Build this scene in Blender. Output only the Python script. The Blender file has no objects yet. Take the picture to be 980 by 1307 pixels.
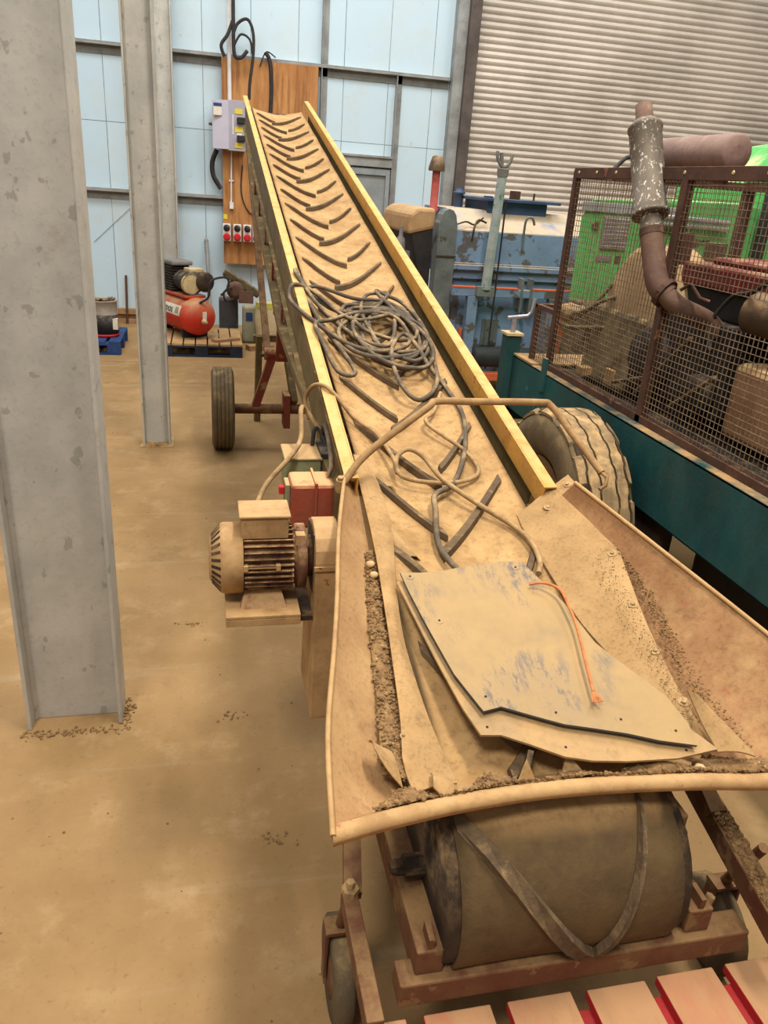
import bpy, bmesh, math, random
from mathutils import Vector as V, Matrix
random.seed(7)
SC = bpy.context.scene
COL = SC.collection
PI = math.pi

# ------------------------------------------------------------------ colour and materials
def lin(c):
    return tuple(((x/255)/12.92 if x/255 <= .04045 else ((x/255+.055)/1.055)**2.4) for x in c) + (1,)

class G:
    """tiny node helper"""
    def __init__(s, name):
        s.m = bpy.data.materials.new(name); s.m.use_nodes = True
        s.t = s.m.node_tree; s.n = s.t.nodes; s.l = s.t.links
        s.b = s.n['Principled BSDF']
        s.tc = s.n.new('ShaderNodeTexCoord')
    def link(s, a, b): s.l.new(a, b)
    def noise(s, scale, detail=4, rough=.6, vec=None, stretch=None):
        n = s.n.new('ShaderNodeTexNoise'); n.inputs['Scale'].default_value = scale
        n.inputs['Detail'].default_value = detail; n.inputs['Roughness'].default_value = rough
        src = vec or s.tc.outputs['Object']
        if stretch:
            mp = s.n.new('ShaderNodeMapping'); mp.inputs['Scale'].default_value = stretch
            s.link(src, mp.inputs['Vector']); src = mp.outputs['Vector']
        s.link(src, n.inputs['Vector']); return n.outputs['Fac']
    def ramp(s, fac, a, b):
        r = s.n.new('ShaderNodeMapRange'); r.inputs['From Min'].default_value = a; r.inputs['From Max'].default_value = b
        r.interpolation_type = 'SMOOTHSTEP'
        s.link(fac, r.inputs['Value']); return r.outputs['Result']
    def mix(s, fac, a, b):
        m = s.n.new('ShaderNodeMix'); m.data_type = 'RGBA'
        if isinstance(fac, (int, float)): m.inputs['Factor'].default_value = fac
        else: s.link(fac, m.inputs['Factor'])
        for i, c in ((6, a), (7, b)):
            if isinstance(c, tuple): m.inputs[i].default_value = c
            else: s.link(c, m.inputs[i])
        return m.outputs[2]
    def math(s, op, a, b=None):
        m = s.n.new('ShaderNodeMath'); m.operation = op
        for i, c in ((0, a), (1, b)):
            if c is None: continue
            if isinstance(c, (int, float)): m.inputs[i].default_value = c
            else: s.link(c, m.inputs[i])
        return m.outputs[0]
    def bump(s, h, strength=.3, dist=.01):
        b = s.n.new('ShaderNodeBump'); b.inputs['Strength'].default_value = strength; b.inputs['Distance'].default_value = dist
        s.link(h, b.inputs['Height']); s.link(b.outputs['Normal'], s.b.inputs['Normal'])
    def done(s, col, rough=.7, metal=0.0):
        if isinstance(col, tuple): s.b.inputs['Base Color'].default_value = col
        else: s.link(col, s.b.inputs['Base Color'])
        s.b.inputs['Roughness'].default_value = rough; s.b.inputs['Metallic'].default_value = metal
        s.b.inputs['Specular IOR Level'].default_value = .3
        return s.m

DUST = (188, 152, 104)
DUSTD = (152, 118, 76)
def mat(name, c1, c2=None, scale=6, chips=None, chip_amt=.62, chip_scale=9, dust=0, dustcol=DUST, rough=.7, metal=0, bump=.15, bscale=60, fine=.25, stretch=None):
    """base colour varied by noise, flaking paint patches (chips), and settled dust on upward faces"""
    g = G(name)
    c2 = c2 or tuple(x*.8 for x in c1)
    col = g.mix(g.ramp(g.noise(scale, 5, stretch=stretch), .3, .72), lin(c1), lin(c2))
    f = g.noise(bscale, 3)
    col = g.mix(g.math('MULTIPLY', g.ramp(f, .45, .8), fine), col, lin(tuple(x*.55 for x in c1)))
    if fine >= .2:
        col = g.mix(g.math('MULTIPLY', g.ramp(g.noise(scale*3.6, 7, .75), .54, .70), min(.6, fine*1.2)), col, lin(tuple(x*.68 for x in c2)))
    if chips:
        k = g.ramp(g.noise(chip_scale, 6, .65), chip_amt, chip_amt+.04)
        col = g.mix(k, col, lin(chips))
    if dust:
        ge = g.n.new('ShaderNodeNewGeometry'); sp = g.n.new('ShaderNodeSeparateXYZ')
        g.link(ge.outputs['Normal'], sp.inputs[0])
        up = g.ramp(sp.outputs['Z'], -.1, .75)
        d = g.math('MULTIPLY', up, g.ramp(g.noise(scale*1.7, 5, .65), .62-dust*.6, .95-dust*.6))
        col = g.mix(d, col, lin(dustcol))
    g.bump(f, bump, .01)
    return g.done(col, rough, metal)

M = {}
# floor : dusty concrete
g = G('dusty_concrete')
a = g.noise(.8, 7, .65); b_ = g.noise(4, 7, .72); c_ = g.noise(46, 3)
col = g.mix(g.ramp(a, .32, .68), lin((164, 132, 90)), lin((138, 108, 68)))
col = g.mix(g.math('MULTIPLY', g.ramp(b_, .5, .72), .5), col, lin((182, 154, 112)))
col = g.mix(g.math('MULTIPLY', g.ramp(g.noise(1.7, 5, .7), .56, .7), .5), col, lin((122, 98, 62)))
col = g.mix(g.math('MULTIPLY', g.ramp(g.noise(2.2, 4, .6, stretch=(.25, 2.5, 1)), .58, .74), .3), col, lin((186, 170, 142)))
col = g.mix(g.math('MULTIPLY', g.ramp(g.noise(13, 6, .8), .58, .7), .35), col, lin((120, 92, 58)))
col = g.mix(g.math('MULTIPLY', g.ramp(c_, .58, .74), .35), col, lin((112, 86, 52)))
g.bump(g.math('ADD', b_, g.math('MULTIPLY', c_, .5)), .3, .014)
M['floor'] = g.done(col, .85)
# wall boards : pale blue lining boards with dark joints
g = G('blue_wall_boards')
sp = g.n.new('ShaderNodeSeparateXYZ'); g.link(g.tc.outputs['Object'], sp.inputs[0])
cb = g.n.new('ShaderNodeCombineXYZ'); g.link(sp.outputs['X'], cb.inputs[0]); g.link(sp.outputs['Z'], cb.inputs[1])
br = g.n.new('ShaderNodeTexBrick'); br.offset = 0; g.link(cb.outputs[0], br.inputs['Vector'])
br.inputs['Scale'].default_value = 1; br.inputs['Brick Width'].default_value = .586; br.inputs['Row Height'].default_value = 2.44
br.inputs['Mortar Size'].default_value = .005; br.inputs['Mortar Smooth'].default_value = .3
br.inputs['Color1'].default_value = lin((196, 216, 226)); br.inputs['Color2'].default_value = lin((190, 213, 226)); br.inputs['Mortar'].default_value = lin((108, 128, 136))
dirt = g.noise(2.2, 8, .75)
col = g.mix(g.math('MULTIPLY', g.ramp(dirt, .45, .75), .7), br.outputs['Color'], lin((196, 206, 206)))
col = g.mix(g.math('MULTIPLY', g.ramp(g.noise(7, 8, .85), .6, .72), .6), col, lin((112, 122, 122)))
g.bump(br.outputs['Fac'], .2, .004)
M['wall'] = g.done(col, .8)

M['galv'] = None
g = G('galvanised_steel')
a = g.noise(3.5, 6, .6); sp1 = g.noise(17, 3, .55, stretch=(1, 1, .7)); sp2 = g.noise(60, 3)
col = g.mix(g.ramp(a, .3, .7), lin((196, 192, 182)), lin((172, 170, 162)))
col = g.mix(g.math('MULTIPLY', g.ramp(sp1, .63, .66), .5), col, lin((134, 130, 120)))
col = g.mix(g.math('MULTIPLY', g.ramp(sp2, .5, .8), .3), col, lin((140, 138, 132)))
col = g.mix(g.math('MULTIPLY', g.ramp(g.noise(5, 7, .8), .56, .68), .3), col, lin((150, 138, 118)))
g.bump(g.math('ADD', sp1, sp2), .12, .006)
M['galv'] = g.done(col, .55, .15)
M['rail_steel'] = mat('weathered_sheeting_rail', (160, 162, 160), (128, 128, 124), 4, dust=.45, dustcol=(188, 180, 166), metal=.1)
M['guide'] = mat('brown_shutter_guide', (98, 88, 82), (74, 66, 60), 4)
M['shutter'] = mat('beige_shutter_steel', (214, 203, 190), (188, 178, 166), 1.2, rough=.5, bump=.03, fine=.1)
M['grey_door'] = mat('grey_door_paint', (150, 156, 158), (128, 132, 132), 3)
# plywood
g = G('plywood')
a = g.noise(3, 6, .65, stretch=(1.6, 1, .35)); w_ = g.noise(14, 5, .6, stretch=(1.2, 1, .12))
col = g.mix(g.ramp(a, .35, .65), lin((196, 142, 86)), lin((164, 110, 62)))
col = g.mix(g.math('MULTIPLY', g.ramp(w_, .48, .68), .7), col, lin((128, 82, 46)))
g.bump(w_, .1, .003)
M['ply'] = g.done(col, .7)
# conveyor
M['rail_yellow'] = mat('dusty_yellow_paint', (208, 156, 74), (186, 138, 72), 9, chips=(166, 100, 42), chip_amt=.63, chip_scale=16, dust=.6, dustcol=(206, 170, 104), rough=.6)
M['frame_olive'] = mat('dusty_olive_frame', (122, 102, 62), (96, 80, 48), 7, dust=.25)
M['frame_red'] = mat('dusty_red_paint', (128, 48, 36), (106, 54, 40), 7, chips=(146, 110, 76), chip_amt=.58, dust=.55)
M['frame_tail'] = mat('dusty_red_brown_frame', (112, 78, 52), (98, 56, 40), 8, chips=(128, 98, 64), chip_amt=.56, chip_scale=11, dust=.5, dustcol=(138, 106, 68))
g = G('dusty_belt_rubber')
ge = g.n.new('ShaderNodeNewGeometry'); sp = g.n.new('ShaderNodeSeparateXYZ'); g.link(ge.outputs['Normal'], sp.inputs[0])
a = g.noise(5, 7, .7); b2 = g.noise(38, 4, .7)
dcol = g.mix(g.ramp(a, .3, .7), lin((194, 157, 106)), lin((158, 123, 79)))
dcol = g.mix(g.math('MULTIPLY', g.ramp(b2, .48, .7), .55), dcol, lin((128, 98, 62)))
dcol = g.mix(g.math('MULTIPLY', g.ramp(g.noise(9, 8, .8), .52, .66), .5), dcol, lin((140, 108, 68)))
rub_shade = g.mix(g.ramp(g.noise(7, 5, .7), .35, .7), lin((100, 80, 50)), lin((80, 62, 40)))
col = g.mix(g.ramp(sp.outputs['Z'], .78, .96), rub_shade, dcol)  # darker off upward faces: sparser dust, with the tail drum's shade painted in
g.bump(g.math('ADD', a, g.math('MULTIPLY', b2, .3)), .4, .014)
M['belt'] = g.done(col, .9)
M['cleat'] = mat('dark_rubber_cleat', (88, 72, 54), (112, 92, 66), 14, dust=.2, dustcol=(178, 144, 98), rough=.85, bump=.3)
M['cleat_dusty'] = mat('dusted_rubber', (182, 148, 102), (156, 124, 82), 14, rough=.9)
M['hopper'] = mat('dusty_red_hopper_plate', (184, 146, 100), (166, 126, 84), 5, chips=(184, 124, 94), chip_amt=.64, chip_scale=4, dust=.3, bscale=90, fine=.4, rough=.8)
M['hopper_right'] = mat('rusty_hopper_plate', (176, 132, 90), (148, 106, 70), 6, chips=(166, 106, 76), chip_amt=.6, chip_scale=7, dust=.3, bscale=80, fine=.5, rough=.85)
M['rubber_skirt'] = mat('dusty_rubber_skirt', (186, 150, 102), (160, 126, 82), 5, dust=.3, bscale=110, fine=.5, rough=.85)
M['lip'] = mat('dusty_rolled_edge', (190, 152, 102), (166, 128, 84), 10, chips=(160, 96, 74), chip_amt=.66, dust=.35)
M['bar'] = mat('dusty_round_bar', (176, 140, 92), (142, 108, 70), 12, chips=(100, 70, 46), chip_amt=.66)
M['gravel'] = mat('soil_and_grain_debris', (150, 118, 78), (112, 84, 54), 55, chips=(196, 166, 116), chip_amt=.62, chip_scale=90, rough=.95)
M['stone'] = mat('pale_stone', (214, 184, 138), (190, 156, 110), 20)
g = G('scuffed_blue_black_sheet')      # dark blue-grey plastic under settled dust, rubbed through in scuffs
ge = g.n.new('ShaderNodeNewGeometry'); sp = g.n.new('ShaderNodeSeparateXYZ'); g.link(ge.outputs['Normal'], sp.inputs[0])
a = g.noise(4.5, 6, .7); fn = g.noise(70, 3)
patch = g.ramp(g.noise(3.4, 4, .55), .48, .66)
st = g.ramp(g.noise(15, 8, .85, stretch=(2.0, .6, 1)), .46, .58)
scuff = g.math('MULTIPLY', patch, st)
thin = g.math('MULTIPLY', g.ramp(g.noise(2.3, 4, .6), .5, .72), .28)
dcol = g.mix(g.ramp(a, .25, .6), lin((146, 122, 82)), lin((172, 140, 90)))
dust_ = g.math('MULTIPLY', g.ramp(sp.outputs['Z'], .2, .8), g.math('SUBTRACT', .97, g.math('MAXIMUM', g.math('MULTIPLY', scuff, .8), thin)))
col = g.mix(dust_, lin((80, 84, 92)), dcol)
g.bump(fn, .06, .004)
M['plastic_sheet'] = g.done(col, .5)
M['sheet_under'] = mat('dusty_grey_sheet', (182, 146, 98), (154, 128, 92), 5, dust=.2, rough=.7)
M['bolt'] = mat('dusty_bolt', (188, 156, 108), (150, 122, 84), 30, metal=.2)
M['dark_steel'] = mat('dark_oily_steel', (66, 52, 40), (48, 38, 30), 12, dust=.35, dustcol=(140, 112, 78))
M['cable'] = mat('dusty_black_cable', (98, 86, 70), (76, 66, 54), 5, dust=.34, dustcol=(176, 148, 108), rough=.75, bump=.05)
M['cable_tan'] = mat('dusty_tan_cable', (172, 142, 98), (138, 110, 74), 24, dust=.35)
M['black_cable'] = mat('black_cable', (44, 42, 42), (60, 56, 52), 20)
M['twine'] = mat('orange_twine', (214, 132, 78), (190, 112, 66), 60)
M['motor'] = mat('dusty_motor_paint', (190, 152, 104), (160, 124, 82), 10, chips=(134, 66, 46), chip_amt=.66, chip_scale=12, dust=.4)
M['motor_body'] = mat('dusty_brown_motor_fins', (112, 76, 54), (92, 60, 44), 16, dust=.42)
M['red_box'] = mat('dusty_red_switch_box', (158, 62, 44), (140, 74, 54), 9, dust=.75, dustcol=(216, 160, 112))
M['green_box'] = mat('dusty_green_switch_box', (142, 148, 110), (128, 130, 92), 9, dust=.7)
M['tyre'] = mat('dusty_tyre_rubber', (92, 80, 60), (116, 98, 70), 8, dust=.3, dustcol=(160, 130, 88), rough=.85)
M['truck_tyre'] = mat('dusty_truck_tyre', (150, 126, 92), (120, 100, 72), 8, dust=.4, dustcol=(196, 162, 114), rough=.9)
M['tread_gap'] = mat('dark_tread_groove', (64, 52, 38), (48, 40, 30), 10)
M['rim'] = mat('dusty_wheel_rim', (128, 94, 58), (90, 68, 44), 8)
M['rusty'] = mat('rusty_brown_steel', (92, 62, 48), (66, 46, 38), 9, chips=(130, 84, 58), chip_amt=.64, dust=.3, dustcol=(150, 116, 82))
M['wire'] = mat('dusty_mesh_wire', (158, 136, 108), (112, 90, 70), 12, metal=.2)
M['teal'] = mat('weathered_teal_paint', (22, 84, 86), (16, 60, 62), 3.5, chips=(34, 112, 118), chip_amt=.66, chip_scale=5, dust=.5, dustcol=(172, 136, 92), rough=.6, stretch=(1, 1, .4))
M['engine_brown'] = mat('oily_brown_casting', (98, 76, 56), (62, 50, 40), 7, dust=.45, dustcol=(160, 130, 94))
M['engine_dark'] = mat('black_oily_steel', (42, 38, 36), (30, 28, 28), 9, dust=.3, dustcol=(110, 90, 68))
M['engine_olive'] = mat('dusty_olive_casting', (104, 92, 64), (74, 64, 46), 9, chips=(60, 50, 38), chip_amt=.55, dust=.4, dustcol=(160, 136, 98))
M['engine_red'] = mat('dull_red_paint', (122, 36, 36), (90, 40, 36), 6, dust=.4, dustcol=(166, 136, 100))
M['engine_cream'] = mat('dusty_beige_cowl', (190, 160, 122), (160, 132, 98), 5, dust=.4)
M['engine_box'] = mat('dusty_brown_radiator', (150, 112, 78), (122, 86, 60), 6, dust=.6, dustcol=(206, 174, 124))
g = G('flaking_silver_muffler')
a = g.noise(62, 5, .7, stretch=(1, 1, .6)); b3 = g.noise(6, 4)
col = g.mix(g.ramp(b3, .3, .7), lin((128, 116, 102)), lin((100, 90, 78)))
col = g.mix(g.ramp(a, .57, .63), col, lin((206, 200, 190)))
g.bump(a, .2, .004)
M['muffler'] = g.done(col, .6, .2)
M['exhaust'] = mat('brown_exhaust_pipe', (92, 66, 56), (110, 84, 68), 9, dust=.25, dustcol=(140, 112, 88))
M['silencer'] = mat('mauve_brown_cylinder', (142, 116, 106), (120, 96, 88), 4, dust=.3, dustcol=(176, 150, 132))
M['bright_green'] = mat('bright_green_paint', (92, 182, 98), (76, 160, 84), 3, chips=(120, 166, 104), chip_amt=.68, dust=.4, dustcol=(206, 200, 150))
M['window_grey'] = mat('grey_louvre', (132, 128, 124), (112, 108, 106), 8)
M['chrome'] = mat('dull_chrome', (186, 184, 186), (150, 150, 160), 8, metal=.5, rough=.35)
M['blue_paint'] = mat('flaking_blue_paint', (122, 150, 184), (106, 130, 162), 3, chips=(86, 84, 86), chip_amt=.545, chip_scale=5, dust=.7, dustcol=(188, 168, 140), rough=.6)
M['blue_dark'] = mat('dark_blue_hatch', (62, 84, 116), (52, 70, 98), 3, dust=.3, dustcol=(120, 126, 132))
M['blue_grey'] = mat('grey_end_casting', (116, 122, 122), (88, 92, 90), 5, chips=(70, 62, 54), chip_amt=.6, chip_scale=6)
M['tan_cowl'] = mat('tan_dusty_cowl', (192, 156, 112), (172, 134, 92), 5, dust=.3)
M['orange_paint'] = mat('faded_orange_paint', (214, 104, 66), (190, 88, 60), 6, chips=(120, 130, 150), chip_amt=.64)
M['red_pipe'] = mat('faded_red_pipe', (178, 84, 76), (150, 70, 60), 8, chips=(110, 60, 46), chip_amt=.62)
M['prop'] = mat('flaking_green_silver_paint', (170, 178, 178), (140, 150, 150), 7, chips=(84, 130, 76), chip_amt=.58, chip_scale=12, metal=.1)
M['galv_dark'] = mat('grey_rubber_tank', (52, 56, 58), (40, 42, 44), 6)
M['comp_red'] = mat('red_tank_paint', (206, 58, 40), (180, 46, 34), 5, dust=.62, dustcol=(176, 130, 90), rough=.45)
M['black'] = mat('black_paint', (38, 36, 38), (52, 48, 46), 8, dust=.35, dustcol=(132, 116, 94))
M['cream_metal'] = mat('dusty_cream_metal', (206, 186, 142), (176, 154, 114), 8)
M['white_label'] = mat('white_label', (226, 218, 200), (210, 200, 178), 10)
M['ink'] = mat('black_ink', (40, 40, 40))
M['red_ink'] = mat('red_print', (196, 60, 58))
M['blue_pallet'] = mat('blue_pallet_paint', (44, 76, 132), (36, 56, 96), 6, dust=.0)
M['pallet_top'] = mat('dusty_pallet_boards', (176, 142, 98), (150, 118, 78), 6, dust=.4)
M['navy_wood'] = mat('dark_blue_wood', (40, 50, 70), (30, 36, 48), 6)
M['red_pallet_side'] = mat('red_pallet_paint', (176, 44, 44), (150, 40, 38), 6, dust=.0)
g = G('dusty_red_pallet_board')
a = g.noise(6, 6, .65, stretch=(1, .4, 1)); b4 = g.noise(28, 5, .7, stretch=(1.2, .35, 1))
ge = g.n.new('ShaderNodeNewGeometry'); sp = g.n.new('ShaderNodeSeparateXYZ'); g.link(ge.outputs['Normal'], sp.inputs[0])
top = g.mix(g.ramp(a, .45, .78), lin((184, 140, 100)), lin((186, 112, 84)))
top = g.mix(g.math('MULTIPLY', g.ramp(b4, .52, .72), .4), top, lin((164, 116, 80)))
col = g.mix(g.ramp(sp.outputs['Z'], .3, .8), lin((178, 40, 42)), top)
g.bump(b4, .15, .004)
M['red_board'] = g.done(col, .8)
M['db_grey'] = mat('grey_switchgear_paint', (172, 168, 180), (160, 156, 168), 4, fine=.05)
M['db_door'] = mat('light_grey_door_paint', (198, 194, 208), (188, 184, 198), 4, fine=.05)
M['yellow'] = mat('yellow_label', (228, 204, 70), (216, 190, 62), 8, fine=.05)
M['white_plastic'] = mat('white_plastic', (228, 226, 222), (212, 208, 202), 8, fine=.1)
M['socket_red'] = mat('red_plastic', (206, 40, 44), (190, 36, 40), 8, fine=.05)
M['dk_grey_plastic'] = mat('dark_grey_plastic', (92, 96, 100), (78, 80, 84), 8, dust=.4, dustcol=(150, 140, 120))
M['grey_green_plastic'] = mat('grey_green_plastic', (158, 156, 128), (140, 138, 110), 6, dust=.3)
M['sack'] = mat('dusty_white_sack', (206, 192, 152), (190, 172, 128), 6)
M['sack_top'] = mat('yellow_green_band', (196, 196, 80), (180, 184, 76), 6)
M['timber'] = mat('weathered_timber', (168, 132, 92), (140, 106, 70), 7, dust=.3)
M['tin'] = mat('tin_plate', (172, 162, 150), (150, 140, 128), 8, metal=.3)
M['fuel_red'] = mat('red_plastic_can', (206, 74, 54), (188, 60, 44), 6)

# ------------------------------------------------------------------ mesh building
class MB:
    def __init__(s): s.v = []; s.f = []; s.sm = []
    def add(s, vs, fs, smooth=False):
        o = len(s.v); s.v += [V(p) for p in vs]
        for f in fs: s.f.append([i+o for i in f]); s.sm.append(smooth)
        return s
    def box(s, c, size, R=None):
        c = V(c); x, y, z = [q/2 for q in size]
        p = [V((i, j, k)) for i in (-x, x) for j in (-y, y) for k in (-z, z)]
        if R is not None: p = [R @ q for q in p]
        return s.add([c+q for q in p], [(0,1,3,2),(4,6,7,5),(0,4,5,1),(2,3,7,6),(0,2,6,4),(1,5,7,3)])
    def bx(s, x0, x1, y0, y1, z0, z1):
        return s.box(((x0+x1)/2, (y0+y1)/2, (z0+z1)/2), (x1-x0, y1-y0, z1-z0))
    def bar(s, p0, p1, w, h, up=(0, 0, 1)):
        p0, p1 = V(p0), V(p1); d = (p1-p0).normalized(); up = V(up)
        x = d.cross(up)
        if x.length < 1e-4: x = d.cross(V((1, 0, 0)))
        x.normalize(); u = x.cross(d)
        q = []
        for p in (p0, p1):
            for a, b in ((-1,-1),(1,-1),(1,1),(-1,1)): q.append(p + x*a*w/2 + u*b*h/2)
        return s.add(q, [(3,2,1,0),(4,5,6,7),(0,1,5,4),(1,2,6,5),(2,3,7,6),(3,0,4,7)])
    def tube(s, pts, r, n=8, cap=True, closed=False):
        pts = [V(p) for p in pts]; rs = r if isinstance(r, (list, tuple)) else [r]*len(pts)
        N = len(pts); vs = []; ref = None
        for i, p in enumerate(pts):
            if closed: d = pts[(i+1) % N]-pts[i-1]
            else: d = pts[min(i+1, N-1)]-pts[max(i-1, 0)]
            d.normalize()
            if ref is None:
                ref = d.orthogonal().normalized()
            else:
                ref = ref - d*ref.dot(d)
                ref = ref.normalized() if ref.length > 1e-6 else d.orthogonal().normalized()
            b = d.cross(ref)
            for k in range(n):
                t = 2*PI*k/n; vs.append(p+(ref*math.cos(t)+b*math.sin(t))*rs[i])
        fs = []
        for i in range(N if closed else N-1):
            j = (i+1) % N
            for k in range(n): fs.append((i*n+k, i*n+(k+1) % n, j*n+(k+1) % n, j*n+k))
        s.add(vs, fs, True)
        if cap and not closed:
            s.add(vs[:n], [tuple(range(n))[::-1]]); s.add(vs[-n:], [tuple(range(n))])
        return s
    def lathe(s, o, axis, prof, n=24, smooth=True):
        """prof: list of (distance along axis, radius)"""
        o = V(o); a = V(axis).normalized(); x = a.orthogonal().normalized(); y = a.cross(x); vs = []
        for (t, r) in prof:
            for k in range(n):
                q = 2*PI*k/n; vs.append(o+a*t+(x*math.cos(q)+y*math.sin(q))*r)
        fs = []
        for i in range(len(prof)-1):
            for k in range(n): fs.append((i*n+k, i*n+(k+1) % n, (i+1)*n+(k+1) % n, (i+1)*n+k))
        s.add(vs, fs, smooth)
        s.add(vs[:n], [tuple(range(n))[::-1]]); s.add(vs[-n:], [tuple(range(n))])
        return s
    def prism(s, poly, ext):
        """closed planar outline extruded by the vector ext"""
        poly = [V(p) for p in poly]; e = V(ext); n = len(poly)
        s.add(poly+[p+e for p in poly], [tuple(range(n))[::-1], tuple(range(n, 2*n))]+[(i, (i+1) % n, n+(i+1) % n, n+i) for i in range(n)])
        return s
    def grid(s, rows, t=0, nrm=None, smooth=True):
        """rows: equal-length lists of points; thickness t along -nrm"""
        R, C = len(rows), len(rows[0]); pts = [V(p) for r in rows for p in r]
        fs = [(i*C+j, i*C+j+1, (i+1)*C+j+1, (i+1)*C+j) for i in range(R-1) for j in range(C-1)]
        if t:
            nv = V(nrm or (0, 0, 1)).normalized()*t; m = len(pts)
            low = [p-nv for p in pts]
            fs2 = [tuple(m+k for k in f[::-1]) for f in fs]
            s.add(pts+low, fs+fs2, smooth)
            rim = [j for j in range(C)]+[i*C+C-1 for i in range(1, R)]+[(R-1)*C+j for j in range(C-2, -1, -1)]+[i*C for i in range(R-2, 0, -1)]
            vs = [pts[k] for k in rim]+[low[k] for k in rim]; q = len(rim)
            s.add(vs, [(i, q+i, q+(i+1) % q, (i+1) % q) for i in range(q)])
        else: s.add(pts, fs, smooth)
        return s
    def ico(s, c, r, sub=1, jit=.25, squash=1.0):
        bm = bmesh.new(); bmesh.ops.create_icosphere(bm, subdivisions=sub, radius=1)
        c = V(c); rot = Matrix.Rotation(random.random()*6, 3, V((random.random()-.5, random.random()-.5, random.random()-.5)).normalized() if True else 'Z')
        vs = [];
        for v in bm.verts:
            q = rot @ (v.co*(1+random.uniform(-jit, jit)))
            q = q*r; q.z *= squash; vs.append(c+q)
        fs = [[v.index for v in f.verts] for f in bm.faces]; bm.free()
        return s.add(vs, fs, sub > 1)
    def build(s, name, m, parent=None, bevel=0, fix=True):
        me = bpy.data.meshes.new(name)
        off = V((0, 0, 0)); q = parent
        while q is not None: off += q.location; q = q.parent
        me.from_pydata([tuple(p-off) for p in s.v], [], s.f)
        me.polygons.foreach_set('use_smooth', s.sm)
        if fix:
            bm = bmesh.new(); bm.from_mesh(me); bmesh.ops.recalc_face_normals(bm, faces=bm.faces); bm.to_mesh(me); bm.free()
        o = bpy.data.objects.new(name, me); COL.objects.link(o)
        if m is not None: me.materials.append(M[m] if isinstance(m, str) else m)
        if parent is not None: o.parent = parent
        if bevel:
            b = o.modifiers.new('edge', 'BEVEL'); b.width = bevel; b.segments = 2; b.limit_method = 'ANGLE'; b.angle_limit = .6
        return o

def tag(o, label, cat, group=None, kind='thing'):
    if label: o['label'] = label
    if cat: o['category'] = cat
    if group: o['group'] = group
    if kind: o['kind'] = kind
    return o
def thing(name, loc, label, cat, group=None):
    o = bpy.data.objects.new(name, None); COL.objects.link(o); o.location = loc; o.empty_display_size = .1
    return tag(o, label, cat, group)
def struct(o): o['kind'] = 'structure'; return o
def text(body, loc, R, size, m, parent, name='lettering', depth=.0008):
    cu = bpy.data.curves.new(name, 'FONT'); cu.body = body; cu.size = size; cu.extrude = depth; cu.align_x = 'CENTER'; cu.align_y = 'CENTER'
    o0 = bpy.data.objects.new('tmp', cu); COL.objects.link(o0); bpy.context.view_layer.update()
    me = bpy.data.meshes.new_from_object(o0.evaluated_get(bpy.context.evaluated_depsgraph_get())); bpy.data.objects.remove(o0)
    o = bpy.data.objects.new(name, me); COL.objects.link(o); me.materials.clear(); me.materials.append(M[m])
    off = V((0, 0, 0)); q = parent
    while q is not None: off += q.location; q = q.parent
    o.parent = parent; o.matrix_local = Matrix.Translation(V(loc)-off) @ R.to_4x4()
    return o
def smooth_path(pts, n=8, closed=False):
    """Catmull-Rom through the points"""
    P = [V(p) for p in pts]; N = len(P); out = []
    seg = N if closed else N-1
    for i in range(seg):
        g_ = (lambda k: P[k % N]) if closed else (lambda k: P[min(max(k, 0), N-1)])
        a, b, c, d = g_(i-1), g_(i), g_(i+1), g_(i+2)
        for k in range(n):
            t = k/n
            out.append(.5*((2*b)+(c-a)*t+(2*a-5*b+4*c-d)*t*t+(3*b-a-3*c+d)*t**3))
    if not closed: out.append(P[-1])
    return out
def resample(pts, n):
    pts = [V(p) for p in pts]; L = [0]
    for a, b in zip(pts, pts[1:]): L.append(L[-1]+(b-a).length)
    out = []; j = 0
    for i in range(n):
        t = L[-1]*i/(n-1)
        while j < len(pts)-2 and L[j+1] < t: j += 1
        d = L[j+1]-L[j]; out.append(pts[j].lerp(pts[j+1], (t-L[j])/d if d > 1e-9 else 0))
    return out

# ------------------------------------------------------------------ camera
CAM_H = 1.95
def camera():
    y, p, r = math.radians(13.7), math.radians(23), math.radians(4.2)
    fw = V((math.sin(y)*math.cos(p), math.cos(y)*math.cos(p), -math.sin(p)))
    rt = V((math.cos(y), -math.sin(y), 0)); up = rt.cross(fw)
    u = rt*math.cos(r)+up*math.sin(r); v = -rt*math.sin(r)+up*math.cos(r)
    cd = bpy.data.cameras.new('camera'); co = bpy.data.objects.new('camera', cd); COL.objects.link(co)
    cd.sensor_fit = 'VERTICAL'; cd.sensor_height = 24; cd.lens = 24*981/1307; cd.clip_start = .05; cd.clip_end = 100
    m = Matrix((u, v, -fw)).transposed().to_4x4(); m.translation = (0, 0, CAM_H); co.matrix_world = m
    SC.camera = co
camera()

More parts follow.
